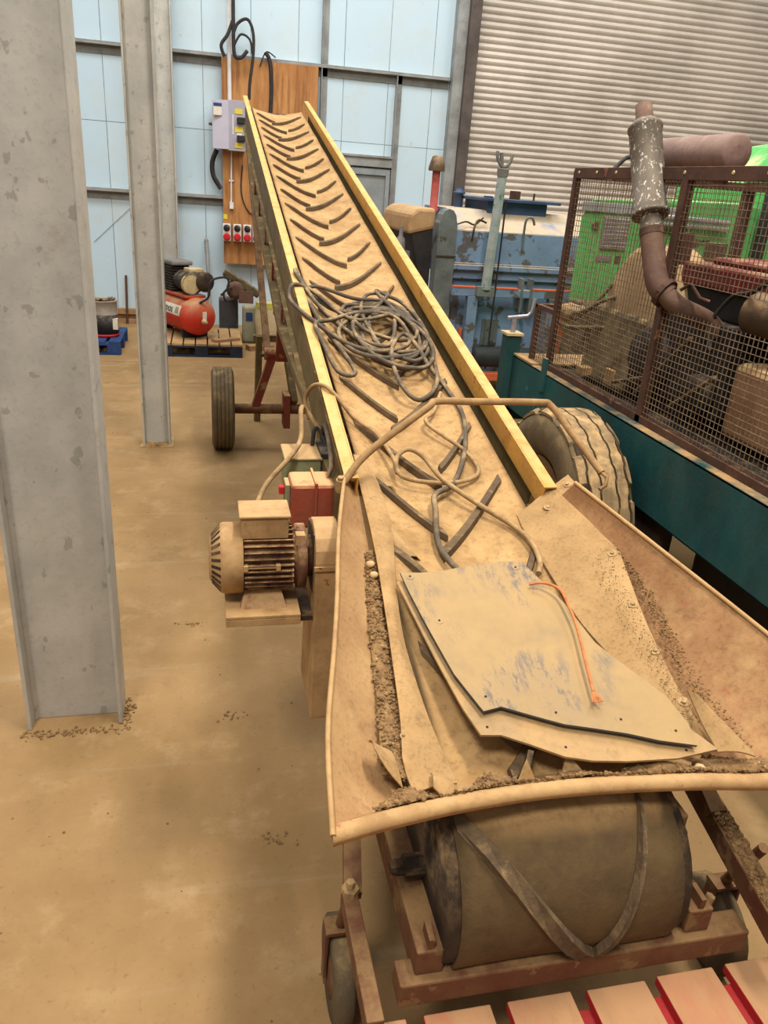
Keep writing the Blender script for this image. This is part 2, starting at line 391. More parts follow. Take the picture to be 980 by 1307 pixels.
# ------------------------------------------------------------------ setting
WY = 11.1
struct(MB().bx(-7, 10, -2, WY+.3, -.1, 0).build('floor', 'floor'))
struct(MB().bx(-7, 3.3, WY, WY+.1, 0, 7).build('wall_back', 'wall'))
n_trim = 0
def trim(mb, m):
    global n_trim; n_trim += 1
    return struct(mb.build('trim_%d' % n_trim, m, bevel=.004))
def angle_rail(x0, x1, z, h=.13, y=WY, d=.1):
    mb = MB(); mb.bx(x0, x1, y-.012, y-.001, z-h, z); mb.bx(x0, x1, y-d, y-.012, z-.012, z); mb.bx(x0, x1, y-d, y-d+.01, z-.04, z-.012)
    return mb
trim(angle_rail(-7, 3.15, 3.29), 'rail_steel')
trim(angle_rail(-7, 1.5, 1.68), 'rail_steel')
trim(angle_rail(2.53, 3.15, 1.68), 'rail_steel')
trim(MB().bx(-7, -.3, WY-.09, WY-.002, .0, .06).bx(-7, -.3, WY-.09, WY-.03, .12, .19).bx(-7, -.3, WY-.03, WY-.002, .06, .19), 'timber')
def angle_post(x, z0, z1, w=.09, d=.1):
    return MB().bx(x, x+.012, WY-d, WY-.013, z0, z1).bx(x, x+w, WY-.012, WY-.001, z0, z1)
trim(angle_post(1.46, 0, 3.285), 'rail_steel')
trim(angle_post(1.46, 3.30, 7), 'rail_steel')
trim(angle_post(2.44, 0, 3.285), 'rail_steel')
trim(MB().bx(1.48, 2.44, WY-.1, WY-.001, 2.16, 2.3).bx(1.48, 2.44, WY-.12, WY-.09, 2.27, 2.3), 'rail_steel')
# personnel door behind the conveyor
dr = struct(MB().bx(1.9, 1.96, WY-.08, WY-.013, 0, 2.14).bx(2.37, 2.43, WY-.08, WY-.013, 0, 2.14).bx(1.96, 2.37, WY-.08, WY-.013, 2.06, 2.14).bx(1.96, 2.37, WY-.05, WY-.013, 0, 2.06).build('door_1', 'grey_door', bevel=.004))
# shutter opening posts
trim(MB().bx(3.16, 3.3, WY-.16, WY-.001, 0, 7), 'rail_steel')
trim(MB().bx(3.3, 3.44, WY-.24, WY-.001, 0, 7), 'guide')
mb = MB(); rows = []; pitch = .081; z = 0
while z < 6.6:
    for dz, dy in ((0, 0), (.014, -.012), (.034, -.02), (.054, -.012), (.068, 0), (.072, .008)):
        rows.append([(3.42, WY-.1+dy, z+dz), (9.6, WY-.1+dy, z+dz)])
    z += pitch
mb.grid(rows, .01, (0, -1, 0), smooth=False)
sh = mb.build('door_2', 'shutter', fix=False); struct(sh)

# ------------------------------------------------------------------ steel columns
def h_column(x0, x1, y, b, h, label, t=.014):
    mb = MB(); hb = b/2
    mb.bx(x0, x0+t, y-hb, y+hb, 0, h); mb.bx(x1-t, x1, y-hb, y+hb, 0, h)
    mb.bx(x0+t, x1-t, y-.006, y+.006, 0, h)
    for xx, sx in ((x0+t, 1), (x1-t, -1)):
        for sy in (-1, 1):      # root fillets
            mb.prism([(xx, y+sy*.006, 0), (xx+sx*.014, y+sy*.006, 0), (xx, y+sy*.02, 0)], (0, 0, h))
    o = thing('steel_column', ((x0+x1)/2, y, 0), label, 'column', 'galvanised steel columns')
    mb.build('column_shaft', 'galv', o, bevel=.003)
    return o
h_column(-.684, -.35, 2.58, .15, 4.6, 'galvanised steel column nearest the camera, on the dusty floor beside the motor')
c2 = h_column(-.50, -.30, 5.9, .15, 7, 'middle galvanised steel column standing near the red compressor and ribbed tyre')
h_column(-.56, -.345, 10.75, .2, 7, 'rearmost galvanised steel column against the blue wall, half hidden by another column')
mb = MB()
for bxp in (-.45, -.41, -.38): mb.lathe((bxp, 5.80, .0), (0, 0, 1), [(0, .016), (.02, .016), (.02, .008), (.035, .008)], 8, False)
mb.bx(-.52, -.28, 5.78, 6.02, 0, .008)
mb.build('base_plate', 'bolt', c2)
# soil swept against the first column
mb = MB()
for i in range(200):
    a = random.random(); x = -.70+a*.38; y = 2.475+random.gauss(0, .012)
    if random.random() < .35: x = -.335+random.gauss(0, .015); y = 2.5+random.random()*.16
    r = random.uniform(.002, .007); mb.ico((x, y, r*.5), r, 1, .3, .7)
tag(mb.build('soil_debris', 'gravel'), 'brown soil crumbs gathered at the foot of the nearest steel column', 'debris', kind='stuff')
# crumbs scattered on the open floor
mb = MB()
for i in range(60):
    x = random.uniform(-.9, .35); y = random.uniform(1.1, 6.5)
    if -.75 < x < -.25 and (2.4 < y < 2.8 or 5.7 < y < 6.2) or x > .0 and y > 5: continue
    r = random.uniform(.002, .005); mb.ico((x, y, r*.4), r, 1, .3, .6)
for cx, cy in ((.05, 2.5), (.17, 1.86), (-.1, 3.2)):
    for i in range(22):
        r = random.uniform(.002, .007); mb.ico((cx+random.gauss(0, .03), cy+random.gauss(0, .015), r*.4), r, 1, .35, .6)
tag(mb.build('floor_crumbs', 'gravel'), 'small soil crumbs scattered over the open dusty floor', 'debris', kind='stuff')

# ------------------------------------------------------------------ conveyor frame of reference
SL = .2291; nr = math.hypot(SL, 1)
DV = V((0, 1, SL))/nr; NW = V((0, -SL, 1))/nr; UX = V((1, 0, 0)); P0 = V((.71, 2.133, 1.157))
def K(u, v, w): return P0+UX*u+DV*v+NW*w
conv = thing('belt_conveyor', (.71, 5.0, 0), 'long dusty yellow-railed inclined conveyor with chevron belt and flared feed hopper', 'conveyor')

# belt path ----------------------------------------------------------------
TC_V, TC_W, TR = -1.04, -.364, .21           # tail drum
HC_V, HC_W, HR = 6.62, -.215, .115           # head drum
def top_w(v):
    if v > -.2: return -.1
    t = min(1, (-.2-v)/.84); return -.1-.054*t*t*(3-2*t)
def belt_pt(s):
    """(v, w, dv, dw normal) along the belt: s = v on the top run, less than the tail: round the drum"""
    if s >= TC_V: return s, top_w(s), 0, 1
    a = (TC_V-s)/TR
    return TC_V-math.sin(a)*TR, TC_W+math.cos(a)*TR, -math.sin(a), math.cos(a)
def trough(s, u):
    k = 1 if s > .1 else max(0, (s+.9)/1.0)
    return (.042*(abs(u)/.25)**2-.016)*k
def BP(s, u, lift=0):
    v, w, nv, nw = belt_pt(s); d = trough(s, u)+lift
    return K(u, v+nv*d, w+nw*d)
rows = []
US = [-.246+.492*i/12 for i in range(13)]
svals = [TC_V-PI*TR*i/14 for i in range(14, 0, -1)]+[TC_V+(HC_V-TC_V)*i/110 for i in range(111)]
for s in svals: rows.append([BP(s, u, -.001+.002*math.sin(9*s+13*u)) for u in US])
for i in range(1, 13):
    a = PI*i/12; rows.append([K(u, HC_V+math.sin(a)*HR, HC_W+math.cos(a)*HR+trough(3, u)*math.cos(a/2)) for u in US])
for i in range(1, 30):
    t = i/29; v = HC_V+(TC_V-HC_V)*t; w0 = HC_W-HR; w1 = TC_W-TR
    rows.append([K(u, v, w0+(w1-w0)*max(0, (t-.8)/.2)**1.0) for u in US])
belt = MB().grid(rows).build('belt', 'belt', conv)
so = belt.modifiers.new('thick', 'SOLIDIFY'); so.thickness = .008; so.offset = -1
def cleat(s0, u0, s1, u1, h=.02, wd=.032, name='cleat'):
    if s0 < 1.0: wd *= 1.3
    cv = 1.35 if s0 > 1.4 else 1.1
    mb = MB(); q = []; n = 9; sgn = 1 if u1 > u0 else -1
    for i in range(n):
        t = i/(n-1); u = u0+(u1-u0)*t; s = s0+(s1-s0)*(1-(1-t)**cv)
        hh = h*(.35+.65*min(1, t*6))
        ds = wd*.5
        q.append([BP(s+ds, u, 0.002), BP(s+ds*.7, u, hh), BP(s-ds*.7, u, hh), BP(s-ds, u, .002)])
    vs = [p for r in q for p in r]; fs = []
    for i in range(n-1):
        for k in range(3): fs.append((i*4+k, i*4+k+1, (i+1)*4+k+1, (i+1)*4+k))
    fs += [(0, 1, 2, 3), ((n-1)*4+3, (n-1)*4+2, (n-1)*4+1, (n-1)*4)]
    mb.add(vs, fs)
    return mb.build(name, 'cleat', belt)
for k in range(-4, 19):
    s = 2.182+.35*(k-6)
    if s > 6.5: break
    if s < -.95: continue
    long_left = k % 2 == 1
    jj = random.uniform(-.012, .012)
    if long_left:
        cleat(s, -.215, s-.375, .022+jj, .022, .036); cleat(s-.01, .212, s-.27, .045+jj)
    else:
        cleat(s, -.215, s-.285, -.048+jj); cleat(s-.01, .212, s-.375, -.085+jj, .022, .036)
# two cleats on the wrap round the tail drum
cleat(-1.06, -.24, -1.50, .12, .02, .05); cleat(-1.06, .18, -1.42, .065, .02, .042)

# side rails -----------------------------------------------------------------
for sx in (-1, 1):
    mb = MB(); v0, v1 = (-.04 if sx < 0 else -.105), 6.78
    def sec(u0, u1, w0, w1, v0=v0, v1=v1):
        c = [(u0, w0), (u1, w0), (u1, w1), (u0, w1)]
        mb.add([K(sx*u, v0, w) for u, w in c]+[K(sx*u, v1, w) for u, w in c], [(3,2,1,0),(4,5,6,7),(0,1,5,4),(1,2,6,5),(2,3,7,6),(3,0,4,7)])
    sec(.283, .289, -.074, 0); sec(.289, .326, -.006, 0); sec(.289, .304, -.074, -.068)
    sec(.283, .326, -.008, .0, v1-.001, v1+.004)
    r = mb.build('side_rail', 'rail_yellow', conv, bevel=.002)
    mb = MB()   # olive side plate and lower chord
    sec(.306, .312, -.25, -.072, .02, 6.6); sec(.312, .335, -.25, -.244, .02, 6.6)
    mb.build('side_plate', 'frame_olive', conv, bevel=.002)
    mb = MB()
    mb.bar(K(sx*.30, .9, -.28), K(sx*.30, 2.3, -.52), .05, .04, NW); mb.bar(K(sx*.30, 2.3, -.52), K(sx*.30, 5.0, -.5), .05, .04, NW); mb.bar(K(sx*.30, 5.0, -.5), K(sx*.30, 6.45, -.26), .05, .04, NW)
    mb.build('lower_chord', 'frame_olive', conv, bevel=.002)
    for v in (1.6, 2.3, 3.0, 3.7, 4.4, 5.0, 5.6):
        w = -.5 if 2.3 <= v <= 5 else (-.40 if v < 2.3 else -.4)
        MB().bar(K(sx*.30, v, -.25), K(sx*.30, v, w), .05, .012, UX).build('upright', 'frame_red', conv)
for v in (.6, 2.2, 3.8, 5.4):
    MB().bar(K(-.3, v, -.2), K(.3, v, -.2), .05, .03, NW).build('cross_member', 'frame_olive', conv)
# head and tail drums
MB().lathe(K(-.29, HC_V, HC_W), UX, [(0, .02), (.02, .02), (.02, .105), (.56, .105), (.56, .02), (.58, .02)], 24).build('head_drum', 'dark_steel', conv)
td = MB().lathe(K(-.30, TC_V, TC_W), UX, [(0, .025), (.03, .025), (.03, .198), (.57, .198), (.57, .025), (.60, .025)], 32).build('tail_drum', 'dark_steel', conv)

# hopper --------------------------------------------------------------------
def surf(A, B, nr_, nc, sag=0, noise=0, bow=0):
    A = resample(A, nr_); B = resample(B, nr_); rows = []
    for i, (a, b) in enumerate(zip(A, B)):
        r = []
        for j in range(nc):
            t = j/(nc-1); p = a.lerp(b, t)
            p = p-NW*(sag*math.sin(PI*t))+NW*random.uniform(-noise, noise)+NW*bow*math.sin(PI*i/(nr_-1))*math.sin(PI*t)
            r.append(p)
        rows.append(r)
    return rows
hop = MB()
L_rim = smooth_path([K(-.325, -.03, -.002), K(-.382, -.303, 0), K(-.421, -.548, 0), K(-.453, -.725, 0), K(-.497, -.954, 0), K(-.516, -1.166, 0)], 5)
L_in = smooth_path([K(-.235, .05, -.10), K(-.262, -.24, -.115), K(-.29, -.54, -.125), K(-.31, -.79, -.14), K(-.335, -.99, -.145), K(-.355, -1.115, -.06)], 5)
R_rim = smooth_path([K(.353, -.15, .045), K(.461, -.474, .05), K(.581, -.82, .05), K(.69, -1.185, .05)], 6)
R_in = smooth_path([K(.28, -.10, -.10), K(.33, -.5, -.12), K(.37, -.82, -.14), K(.40, -1.0, -.14), K(.43, -1.125, -.06)], 6)
hl = MB().grid(surf(L_rim, L_in, 24, 8, .012, .0012), .005, NW).build('hopper_side', 'hopper', conv)
hr = MB().grid(surf(R_rim, R_in, 24, 10, .012, .0012), .005, NW).build('hopper_side', 'hopper_right', conv)
MB().tube([p+NW*.002 for p in L_rim], .006, 8).build('rolled_rim', 'lip', hl)
MB().tube([p+NW*.002 for p in R_rim], .006, 8).build('rolled_rim', 'lip', hr)
# hopper back end plates where it meets the rails
MB().grid(surf([K(-.325, -.03, -.004), K(-.325, -.03, -.2), ], [K(-.235, .05, -.10), K(-.26, .05, -.2)], 4, 4), .004, DV).build('hopper_end', 'hopper', hl)
# curved front lip
LIP = smooth_path([K(-.516, -1.166, .0), K(-.396, -1.125, -.035), K(-.23, -1.088, -.066), K(-.05, -1.072, -.079), K(.12, -1.077, -.08), K(.29, -1.098, -.068), K(.45, -1.13, -.045), K(.69, -1.185, .05)], 6)
rows = [[p+DV*.026-NW*.006 for p in LIP], [p+DV*.014+NW*.004 for p in LIP], [p+NW*.004 for p in LIP], [p-DV*.009-NW*.003 for p in LIP], [p-DV*.010-NW*.012 for p in LIP], [p-DV*.004-NW*.018 for p in LIP]]
lipo = MB().grid(rows, .004, NW).build('front_lip', 'lip', conv)
# hopper floor between lip and tail of the belt
A = [p-NW*.012+DV*.03 for p in resample(LIP, 20)]
B = [K(-.33+.73*i/19, -.97, -.165) for i in range(20)]
MB().grid(surf(A, B, 20, 6, .01), .004, NW).build('hopper_floor', 'rubber_skirt', conv)

# rubber skirts ---------------------------------------------------------------
sk = MB()
A = smooth_path([K(-.262, .17, -.05), K(-.268, -.0, -.055), K(-.272, -.23, -.065), K(-.288, -.49, -.07), K(-.318, -.842, -.08), K(-.335, -.963, -.09), K(-.325, -1.035, -.10)], 6)
B = smooth_path([K(-.205, .16, -.085), K(-.20, -.0, -.075), K(-.205, -.2, -.075), K(-.235, -.40, -.085), K(-.258, -.62, -.09), K(-.25, -.85, -.10), K(-.225, -1.01, -.115)], 6)
rows = surf(A, B, 30, 8, -.010, .0008)
skl = sk.grid(rows, .006, NW).build('rubber_skirt', 'rubber_skirt', conv)
A = smooth_path([K(.372, -.065, .02), K(.405, -.3, .0), K(.375, -.63, -.05), K(.365, -.84, -.075), K(.375, -1.0, -.09)], 7)
B = smooth_path([K(.205, -.13, -.085), K(.20, -.22, -.085), K(.212, -.4, -.09), K(.232, -.62, -.095), K(.31, -.85, -.10), K(.35, -1.02, -.105)], 7)
rows = surf(A, B, 32, 10, -.004, .0008)
skr = MB().grid(rows, .006, NW).build('rubber_skirt', 'rubber_skirt', conv)
def washer(p, nrm, parent, r=.0135):
    MB().lathe(p-V(nrm)*.001, nrm, [(0, r), (.003, r), (.003, r*.45), (.007, r*.4)], 12, False).build('bolt', 'bolt', parent)
for t in (.06, .22, .38, .55, .72, .88):
    i = int(t*31); nrm = (rows[min(i+1, 31)][2]-rows[i][2]).cross(rows[i][0]-rows[i][4]).normalized()
    if nrm.z < 0: nrm = -nrm
    washer(rows[i][1], nrm, skr)
washer(rows[2][5], NW, skr)
washer(K(-.322, -.905, -.085), NW, skl, .008)
# wash of dusted rubber flaps over the first left cleats
for s in (.44, .10, -.24):
    rw = []
    for i in range(7):
        t = i/6; rw.append([BP(s+.06-.13*t, -.225+.05*t+j*.014-.01, .004+.016*math.sin(PI*j/3)) for j in range(4)])
    MB().grid(rw, .003, NW).build('rubber_flap', 'cleat_dusty', belt)
# one dark scraper plate and small blade by the right skirt and lip
MB().prism([K(.085, -.50, -.10), K(.105, -.46, -.10), K(.11, -.46, -.06), K(.09, -.50, -.06)], UX*.006).build('scraper_blade', 'cleat', conv)
# torn rubber pieces still hanging in the hopper
def flap(pts, name, lift, parent, m='rubber_skirt', t=.004):
    n = len(pts)//2
    A = pts[:n]; B = pts[n:][::-1]
    rw = surf(smooth_path(A, 4), smooth_path(B, 4), 10, 5, -lift, .0006)
    return MB().grid(rw, t, NW).build(name, m, parent)
flap([K(-.41, -.945, -.035), K(-.385, -.94, -.06), K(-.355, -.94, -.085), K(-.355, -1.03, -.08), K(-.375, -1.025, -.05), K(-.41, -1.0, -.02)][0:3]+[K(-.352, -1.035, -.075), K(-.385, -1.01, -.04), K(-.405, -.975, -.02)], 'torn_flap', .01, skl)
flap([K(-.285, -1.0, -.085), K(-.25, -1.01, -.09), K(-.235, -1.04, -.095), K(-.255, -1.075, -.075), K(-.275, -1.075, -.065), K(-.29, -1.04, -.075)], 'torn_flap', .012, skl)
flap([K(.362, -.875, -.045), K(.35, -.96, -.05), K(.352, -1.035, -.06), K(.42, -1.065, -.045), K(.395, -1.01, -.03), K(.37, -.93, -.03)], 'torn_flap', .008, skr)
MB().prism([K(-.11, -1.045, -.125), K(-.05, -1.05, -.125), K(-.075, -1.0, -.075)], DV*.005).build('torn_flap', 'rubber_skirt', skl)
MB().prism([K(0.0, -1.03, -.11), K(.06, -1.04, -.11), K(.02, -.99, -.075)], DV*.005).build('torn_flap', 'rubber_skirt', skr)
MB().bar(K(-.075, -1.01, -.12), K(-.055, -.97, -.085), .012, .035, NW).build('steel_lug', 'dark_steel', conv)

# hoop bar
hb = smooth_path([K(-.33, -.05, -.01), K(-.25, .02, .05), K(-.06, .12, .145), K(-.02, .155, .152), K(.1, .16, .15), K(.32, .16, .15), K(.37, .15, .14), K(.42, .05, .09), K(.475, -.08, .035)], 7)
ho = MB().tube(hb, .0115, 10).build('hoop_bar', 'bar', conv)
MB().tube([K(.475, -.08, .035), K(.487, -.1, .03), K(.48, -.115, .01), K(.46, -.12, .0)], .006, 8).build('hook', 'bar', ho)
MB().lathe(K(-.34, -.05, -.04), NW, [(0, .014), (.04, .014), (.04, .009), (.05, .009)], 8, False).build('bolt', 'bolt', ho)

# drive motor -------------------------------------------------------------------
MY, MZ = 1.98, .955
mot = MB()
mot.lathe((.075, MY, MZ), UX, [(0, .080), (.155, .080), (.155, .093), (.18, .093), (.18, .06), (.2, .06), (.2, .02), (.24, .02)], 32)
for i in range(34):           # cooling fins
    a = 2*PI*i/34; d = V((0, math.cos(a), math.sin(a)))
    if d.z < -.8: continue
    c = V((.15, MY, MZ))+d*.088; R = Matrix((UX, d, UX.cross(d))).transposed()
    mot.box(c, (.135, .022, .0035), R)
mo = mot.build('motor', 'motor_body', conv)
cw = MB().lathe((-.012, MY, MZ), UX, [(0, .05), (.002, .06), (.034, .099), (.04, .101), (.092, .101), (.092, .095)], 32)
cwo = cw.build('fan_cowl', 'motor', mo)
mb = MB()
for i in range(26):
    q = 2*PI*i/26+.1; d = V((0, math.cos(q), math.sin(q))); t_ = V((.034, 0, 0))+d*.039; t_.normalize()
    c = V((.008, MY, MZ))+d*.081; R = Matrix((t_, UX.cross(d).normalized(), t_.cross(UX.cross(d)).normalized())).transposed()
    mb.box(c, (.036, .008, .004), R)
mb.build('fan_grille', 'dark_steel', mo)
MB().bx(.076, .204, MY-.055, MY+.055, MZ+.08, MZ+.142).bx(.07, .21, MY-.06, MY+.06, MZ+.142, MZ+.15).build('terminal_box', 'motor', mo, bevel=.003)
MB().bx(.03, .235, MY-.13, MY+.10, MZ-.128, MZ-.118).bx(.03, .235, MY-.13, MY-.12, MZ-.15, MZ-.128).build('mounting_plate', 'motor', mo, bevel=.002)
for q in (-1, 1):
    MB().prism([(.07, MY+q*.09, MZ-.118), (.20, MY+q*.09, MZ-.118), (.185, MY+q*.06, MZ-.075), (.085, MY+q*.06, MZ-.075)], (0, -q*.02, 0)).build('motor_foot', 'frame_red', mo)
MB().tube([(.085, MY-.092, MZ+.012), (.175, MY-.092, MZ+.012)], .005, 8).bx(.08, .092, MY-.1, MY-.08, MZ+.004, MZ+.02).bx(.168, .18, MY-.1, MY-.08, MZ+.004, MZ+.02).build('name_plate_clamp', 'motor', mo)
MB().bx(.225, .25, MY-.06, MY-.03, MZ+.06, MZ+.09).build('lifting_lug', 'motor', mo)
# belt guard beside the motor : tall box with rounded top
gx0, gx1 = .276, .346
pr = [(gx0, MY-.10, .45), (gx0, MY-.10, MZ+.02)]
for i in range(9):
    a = PI*i/8; pr.append((gx0, MY-math.cos(a)*.10, MZ+.02+math.sin(a)*.09))
pr += [(gx0, MY+.10, MZ+.02), (gx0, MY+.16, .45)]
bg = MB().prism(pr, (gx1-gx0, 0, 0)).build('drive_guard', 'motor', conv, bevel=.004)
MB().bx(gx0-.003, gx0, MY-.06, MY+.06, MZ-.09, MZ+.09).build('guard_opening', 'dark_steel', bg)
MB().bx(gx0-.004, gx1+.004, MY-.106, MY-.1, MZ+.0, MZ+.012).build('guard_flange', 'motor', bg)
MB().bx(.235, .31, MY-.08, MY+.1, MZ-.17, MZ-.155).build('motor_bracket', 'dark_steel', conv)

# switch boxes on the side of the conveyor
rb = MB().bx(.24, .375, 2.2, 2.33, .935, 1.085).build('starter_box', 'red_box', conv, bevel=.012)
MB().bx(.312, .32, 2.193, 2.337, .928, 1.092).build('box_seam', 'red_box', rb, bevel=.002)
MB().bx(.225, .24, 2.24, 2.31, .985, 1.07).build('box_handle', 'green_box', rb, bevel=.003)
MB().bx(.207, .225, 2.262, 2.285, 1.03, 1.055).build('stop_button', 'socket_red', rb, bevel=.002)
gb = MB().bx(.245, .365, 2.45, 2.6, .945, 1.075).bx(.24, .37, 2.445, 2.605, 1.075, 1.085).build('switch_box', 'green_box', conv, bevel=.004)
MB().bx(.365, .405, 2.45, 2.6, .945, 1.10).build('cable_gland_box', 'black', gb, bevel=.003)
MB().bx(.37, .41, 2.15, 2.7, .93, 1.08).build('box_backplate', 'frame_olive', conv)
# power lead from the switch box over to the motor, and the lead that climbs over the rail
MB().tube(smooth_path([(.40, 2.62, 1.10), (.335, 2.66, 1.19), (.31, 2.6, 1.21), (.30, 2.5, 1.14), (.26, 2.42, 1.105), (.17, 2.36, 1.02), (.13, 2.26, .96), (.13, 2.14, .98), (.15, 2.05, 1.06)], 8), .009, 8).build('motor_lead', 'cable_tan', conv)
MB().tube(smooth_path([(.39, 2.62, 1.08), (.385, 2.55, 1.17), (.38, 2.4, 1.16), (.372, 2.28, 1.12), (.36, 2.26, 1.09)], 8), .008, 8).build('starter_lead', 'cable', conv)
MB().tube(smooth_path([(.35, 2.58, 1.08), (.36, 2.6, 1.14), (.38, 2.6, 1.13), (.4, 2.56, 1.08)], 8), .007, 8).build('starter_lead', 'black_cable', conv)

# tail frame --------------------------------------------------------------------
for x, y0 in ((.415, 1.85), (1.035, 1.85)):
    fm = MB().bx(x-.03, x+.03, 1.02, y0, .44, .53).build('tail_side_beam', 'frame_tail', conv, bevel=.004)
    MB().bar((x, y0-.05, .5), (x+(-.0), 2.2, 1.0), .05, .05).build('tail_brace', 'frame_tail', conv)
    MB().bx(x-.012 + (.045 if x < .7 else -.045), x+.012 + (.045 if x < .7 else -.045), 1.10, 1.3, .50, .73).build('bearing_plate', 'frame_tail', conv, bevel=.003)
    MB().lathe((x-.05, 1.2, .57), UX, [(0, .012), (.012, .018), (.03, .018), (.03, .026), (.1, .026)], 8, False).build('bearing_bolt', 'dark_steel', conv)
    MB().bar((x, 1.045, .56), (x, 1.055, .41), .045, .012, UX).build('lug', 'frame_tail', conv)
    MB().tube([(x+.035, 1.06, .47), (x+.05, 1.06, .52)], .011, 6).build('bolt', 'bolt', conv)
MB().bx(.35, 1.16, 1.0, 1.062, .40, .465).build('tail_cross_beam', 'frame_tail', conv, bevel=.005)
MB().bx(.46, 1.0, 1.62, 1.68, .40, .47).build('tail_cross_beam', 'frame_tail', conv, bevel=.005)
lb = MB().bx(.258, .292, .9, 1.2, .48, .53).build('castor_bar', 'frame_tail', conv, bevel=.003)
MB().lathe((.275, 1.185, .53), (0, 0, 1), [(0, .02), (.014, .02), (.014, .01), (.032, .01)], 6, False).build('bolt', 'bolt', lb)
rbm = MB()
rbm.bar((1.27, 1.52, .54), (1.165, .93, .54), .05, .06)
rbb = rbm.build('castor_bar', 'frame_tail', conv, bevel=.003)
mb = MB()
for i in range(260):
    t = random.uniform(.45, 1); p = V((1.27, 1.52, .57)).lerp(V((1.165, .93, .57)), t); r = random.uniform(.003, .009)
    mb.ico(p+V((random.uniform(-.02, .02), 0, r*.3)), r, 1, .3)
so_ = mb.build('settled_soil', 'gravel', rbb); so_['kind'] = 'stuff'
MB().bar((1.21, 1.25, .56), (1.20, 1.7, .80), .04, .04).build('tail_brace', 'frame_tail', conv)
MB().bar((.285, 1.2, .5), (.36, 1.75, .72), .04, .04).build('tail_brace', 'frame_tail', conv)
def castor(x, y, r):
    c = MB().lathe((x-.025, y, r), UX, [(0, r*.55), (.0, r*.9), (.008, r), (.042, r), (.05, r*.9), (.05, r*.55)], 28).build('castor_wheel', 'tyre', conv)
    MB().lathe((x-.03, y, r), UX, [(0, r*.2), (.004, r*.5), (.056, r*.5), (.06, r*.2)], 20).build('hub', 'frame_tail', c)
    MB().bx(x-.04, x-.034, y-.02, y+.02, r-.02, 2*r+.02).bx(x+.034, x+.04, y-.02, y+.02, r-.02, 2*r+.02).bx(x-.04, x+.04, y-.025, y+.025, 2*r+.02, 2*r+.03).tube([(x, y, 2*r+.03), (x, y-.08, .49)], .014, 8).build('fork', 'frame_tail', c)
castor(.285, 1.30, .13); castor(1.33, 1.27, .13)
# scrap of loose belt hanging by the left drum end
MB().tube(smooth_path([(.44, 1.06, .42), (.455, 1.08, .33), (.49, 1.1, .28), (.52, 1.1, .34), (.50, 1.08, .42)], 6), .009, 6).build('rubber_loop', 'tyre', conv)

# undercarriage ------------------------------------------------------------------
AX = .305
MB().tube([(.14, 5.8, AX), (1.28, 5.8, AX)], .038, 12).build('axle', 'frame_tail', conv)
MB().bx(.55, .60, 5.72, 5.88, .17, .43).build('axle_bracket', 'frame_red', conv, bevel=.004)
MB().bx(.84, .89, 5.72, 5.88, .17, .43).build('axle_bracket', 'frame_red', conv, bevel=.004)
def rib_wheel(x, y, r, w):
    prof = [(-w/2+.012, r*.60), (-w/2, r*.72), (-w/2, r*.88), (-w*.42, r*.965)]
    for k in range(5):
        c = -w*.34+k*w*.17; prof += [(c-w*.07, r), (c+w*.07, r), (c+w*.075, r-.008), (c+w*.095, r-.008)]
    prof = prof[:-2]+[(w*.42, r*.965), (w/2, r*.88), (w/2, r*.72), (w/2-.012, r*.60)]
    whl = MB().lathe((x, y, r), UX, prof, 40).build('tyre', 'tyre', conv)
    MB().lathe((x, y, r), UX, [(-w*.3, .03), (-w*.3, r*.5), (-w*.4, r*.61), (w*.4, r*.61), (w*.3, r*.5), (w*.3, .03)], 28).build('wheel_rim', 'frame_olive', whl)
rib_wheel(.095, 5.8, .31, .165); rib_wheel(1.325, 5.8, .31, .165)
for x0, x1, x2 in ((.335, .475, .43), (1.085, .945, .99)):
    MB().bar((x0, 5.8, .31), (x1, 5.8, .74), .06, .06, (0, 1, 0)).build('axle_strut', 'frame_red', conv, bevel=.004)
    MB().tube([(x1-.07, 5.8, .73), (x1+.13, 5.8, .73)], .045, 10).build('pivot_tube', 'frame_red', conv)
    MB().tube([(x1-.1, 5.8, .72), (x1-.07, 5.8, .72)], .016, 6).build('pivot_pin', 'dark_steel', conv)
    MB().bar((x1-.045, 5.8, .72), (x2-.02, 8.1, 2.18), .05, .05).build('lift_arm', 'rusty' if x0 > .7 else 'frame_tail', conv, bevel=.003)
    MB().bar((x1+.16, 5.78, .36), (x1-.03, 7.2, 1.95), .05, .06).build('lift_arm', 'frame_olive', conv, bevel=.003)
    MB().bar((x1+.04, 5.4, 1.05), (x1+.03, 5.75, 1.60), .08, .07).build('ram_cylinder', 'frame_red', conv, bevel=.01)
    MB().bar((x1+.06, 5.75, .70), (x1+.06, 5.45, 1.45), .10, .07, (0, 1, 0)).build('ram_bracket', 'frame_red', conv, bevel=.005)
    MB().bar((x0+.06, 6.5, .0), (x0+.07, 6.4, .75), .05, .05).build('rear_leg', 'frame_olive', conv)
MB().bar((.36, 6.45, .72), (1.06, 6.45, .72), .05, .05).build('cross_member', 'frame_olive', conv)

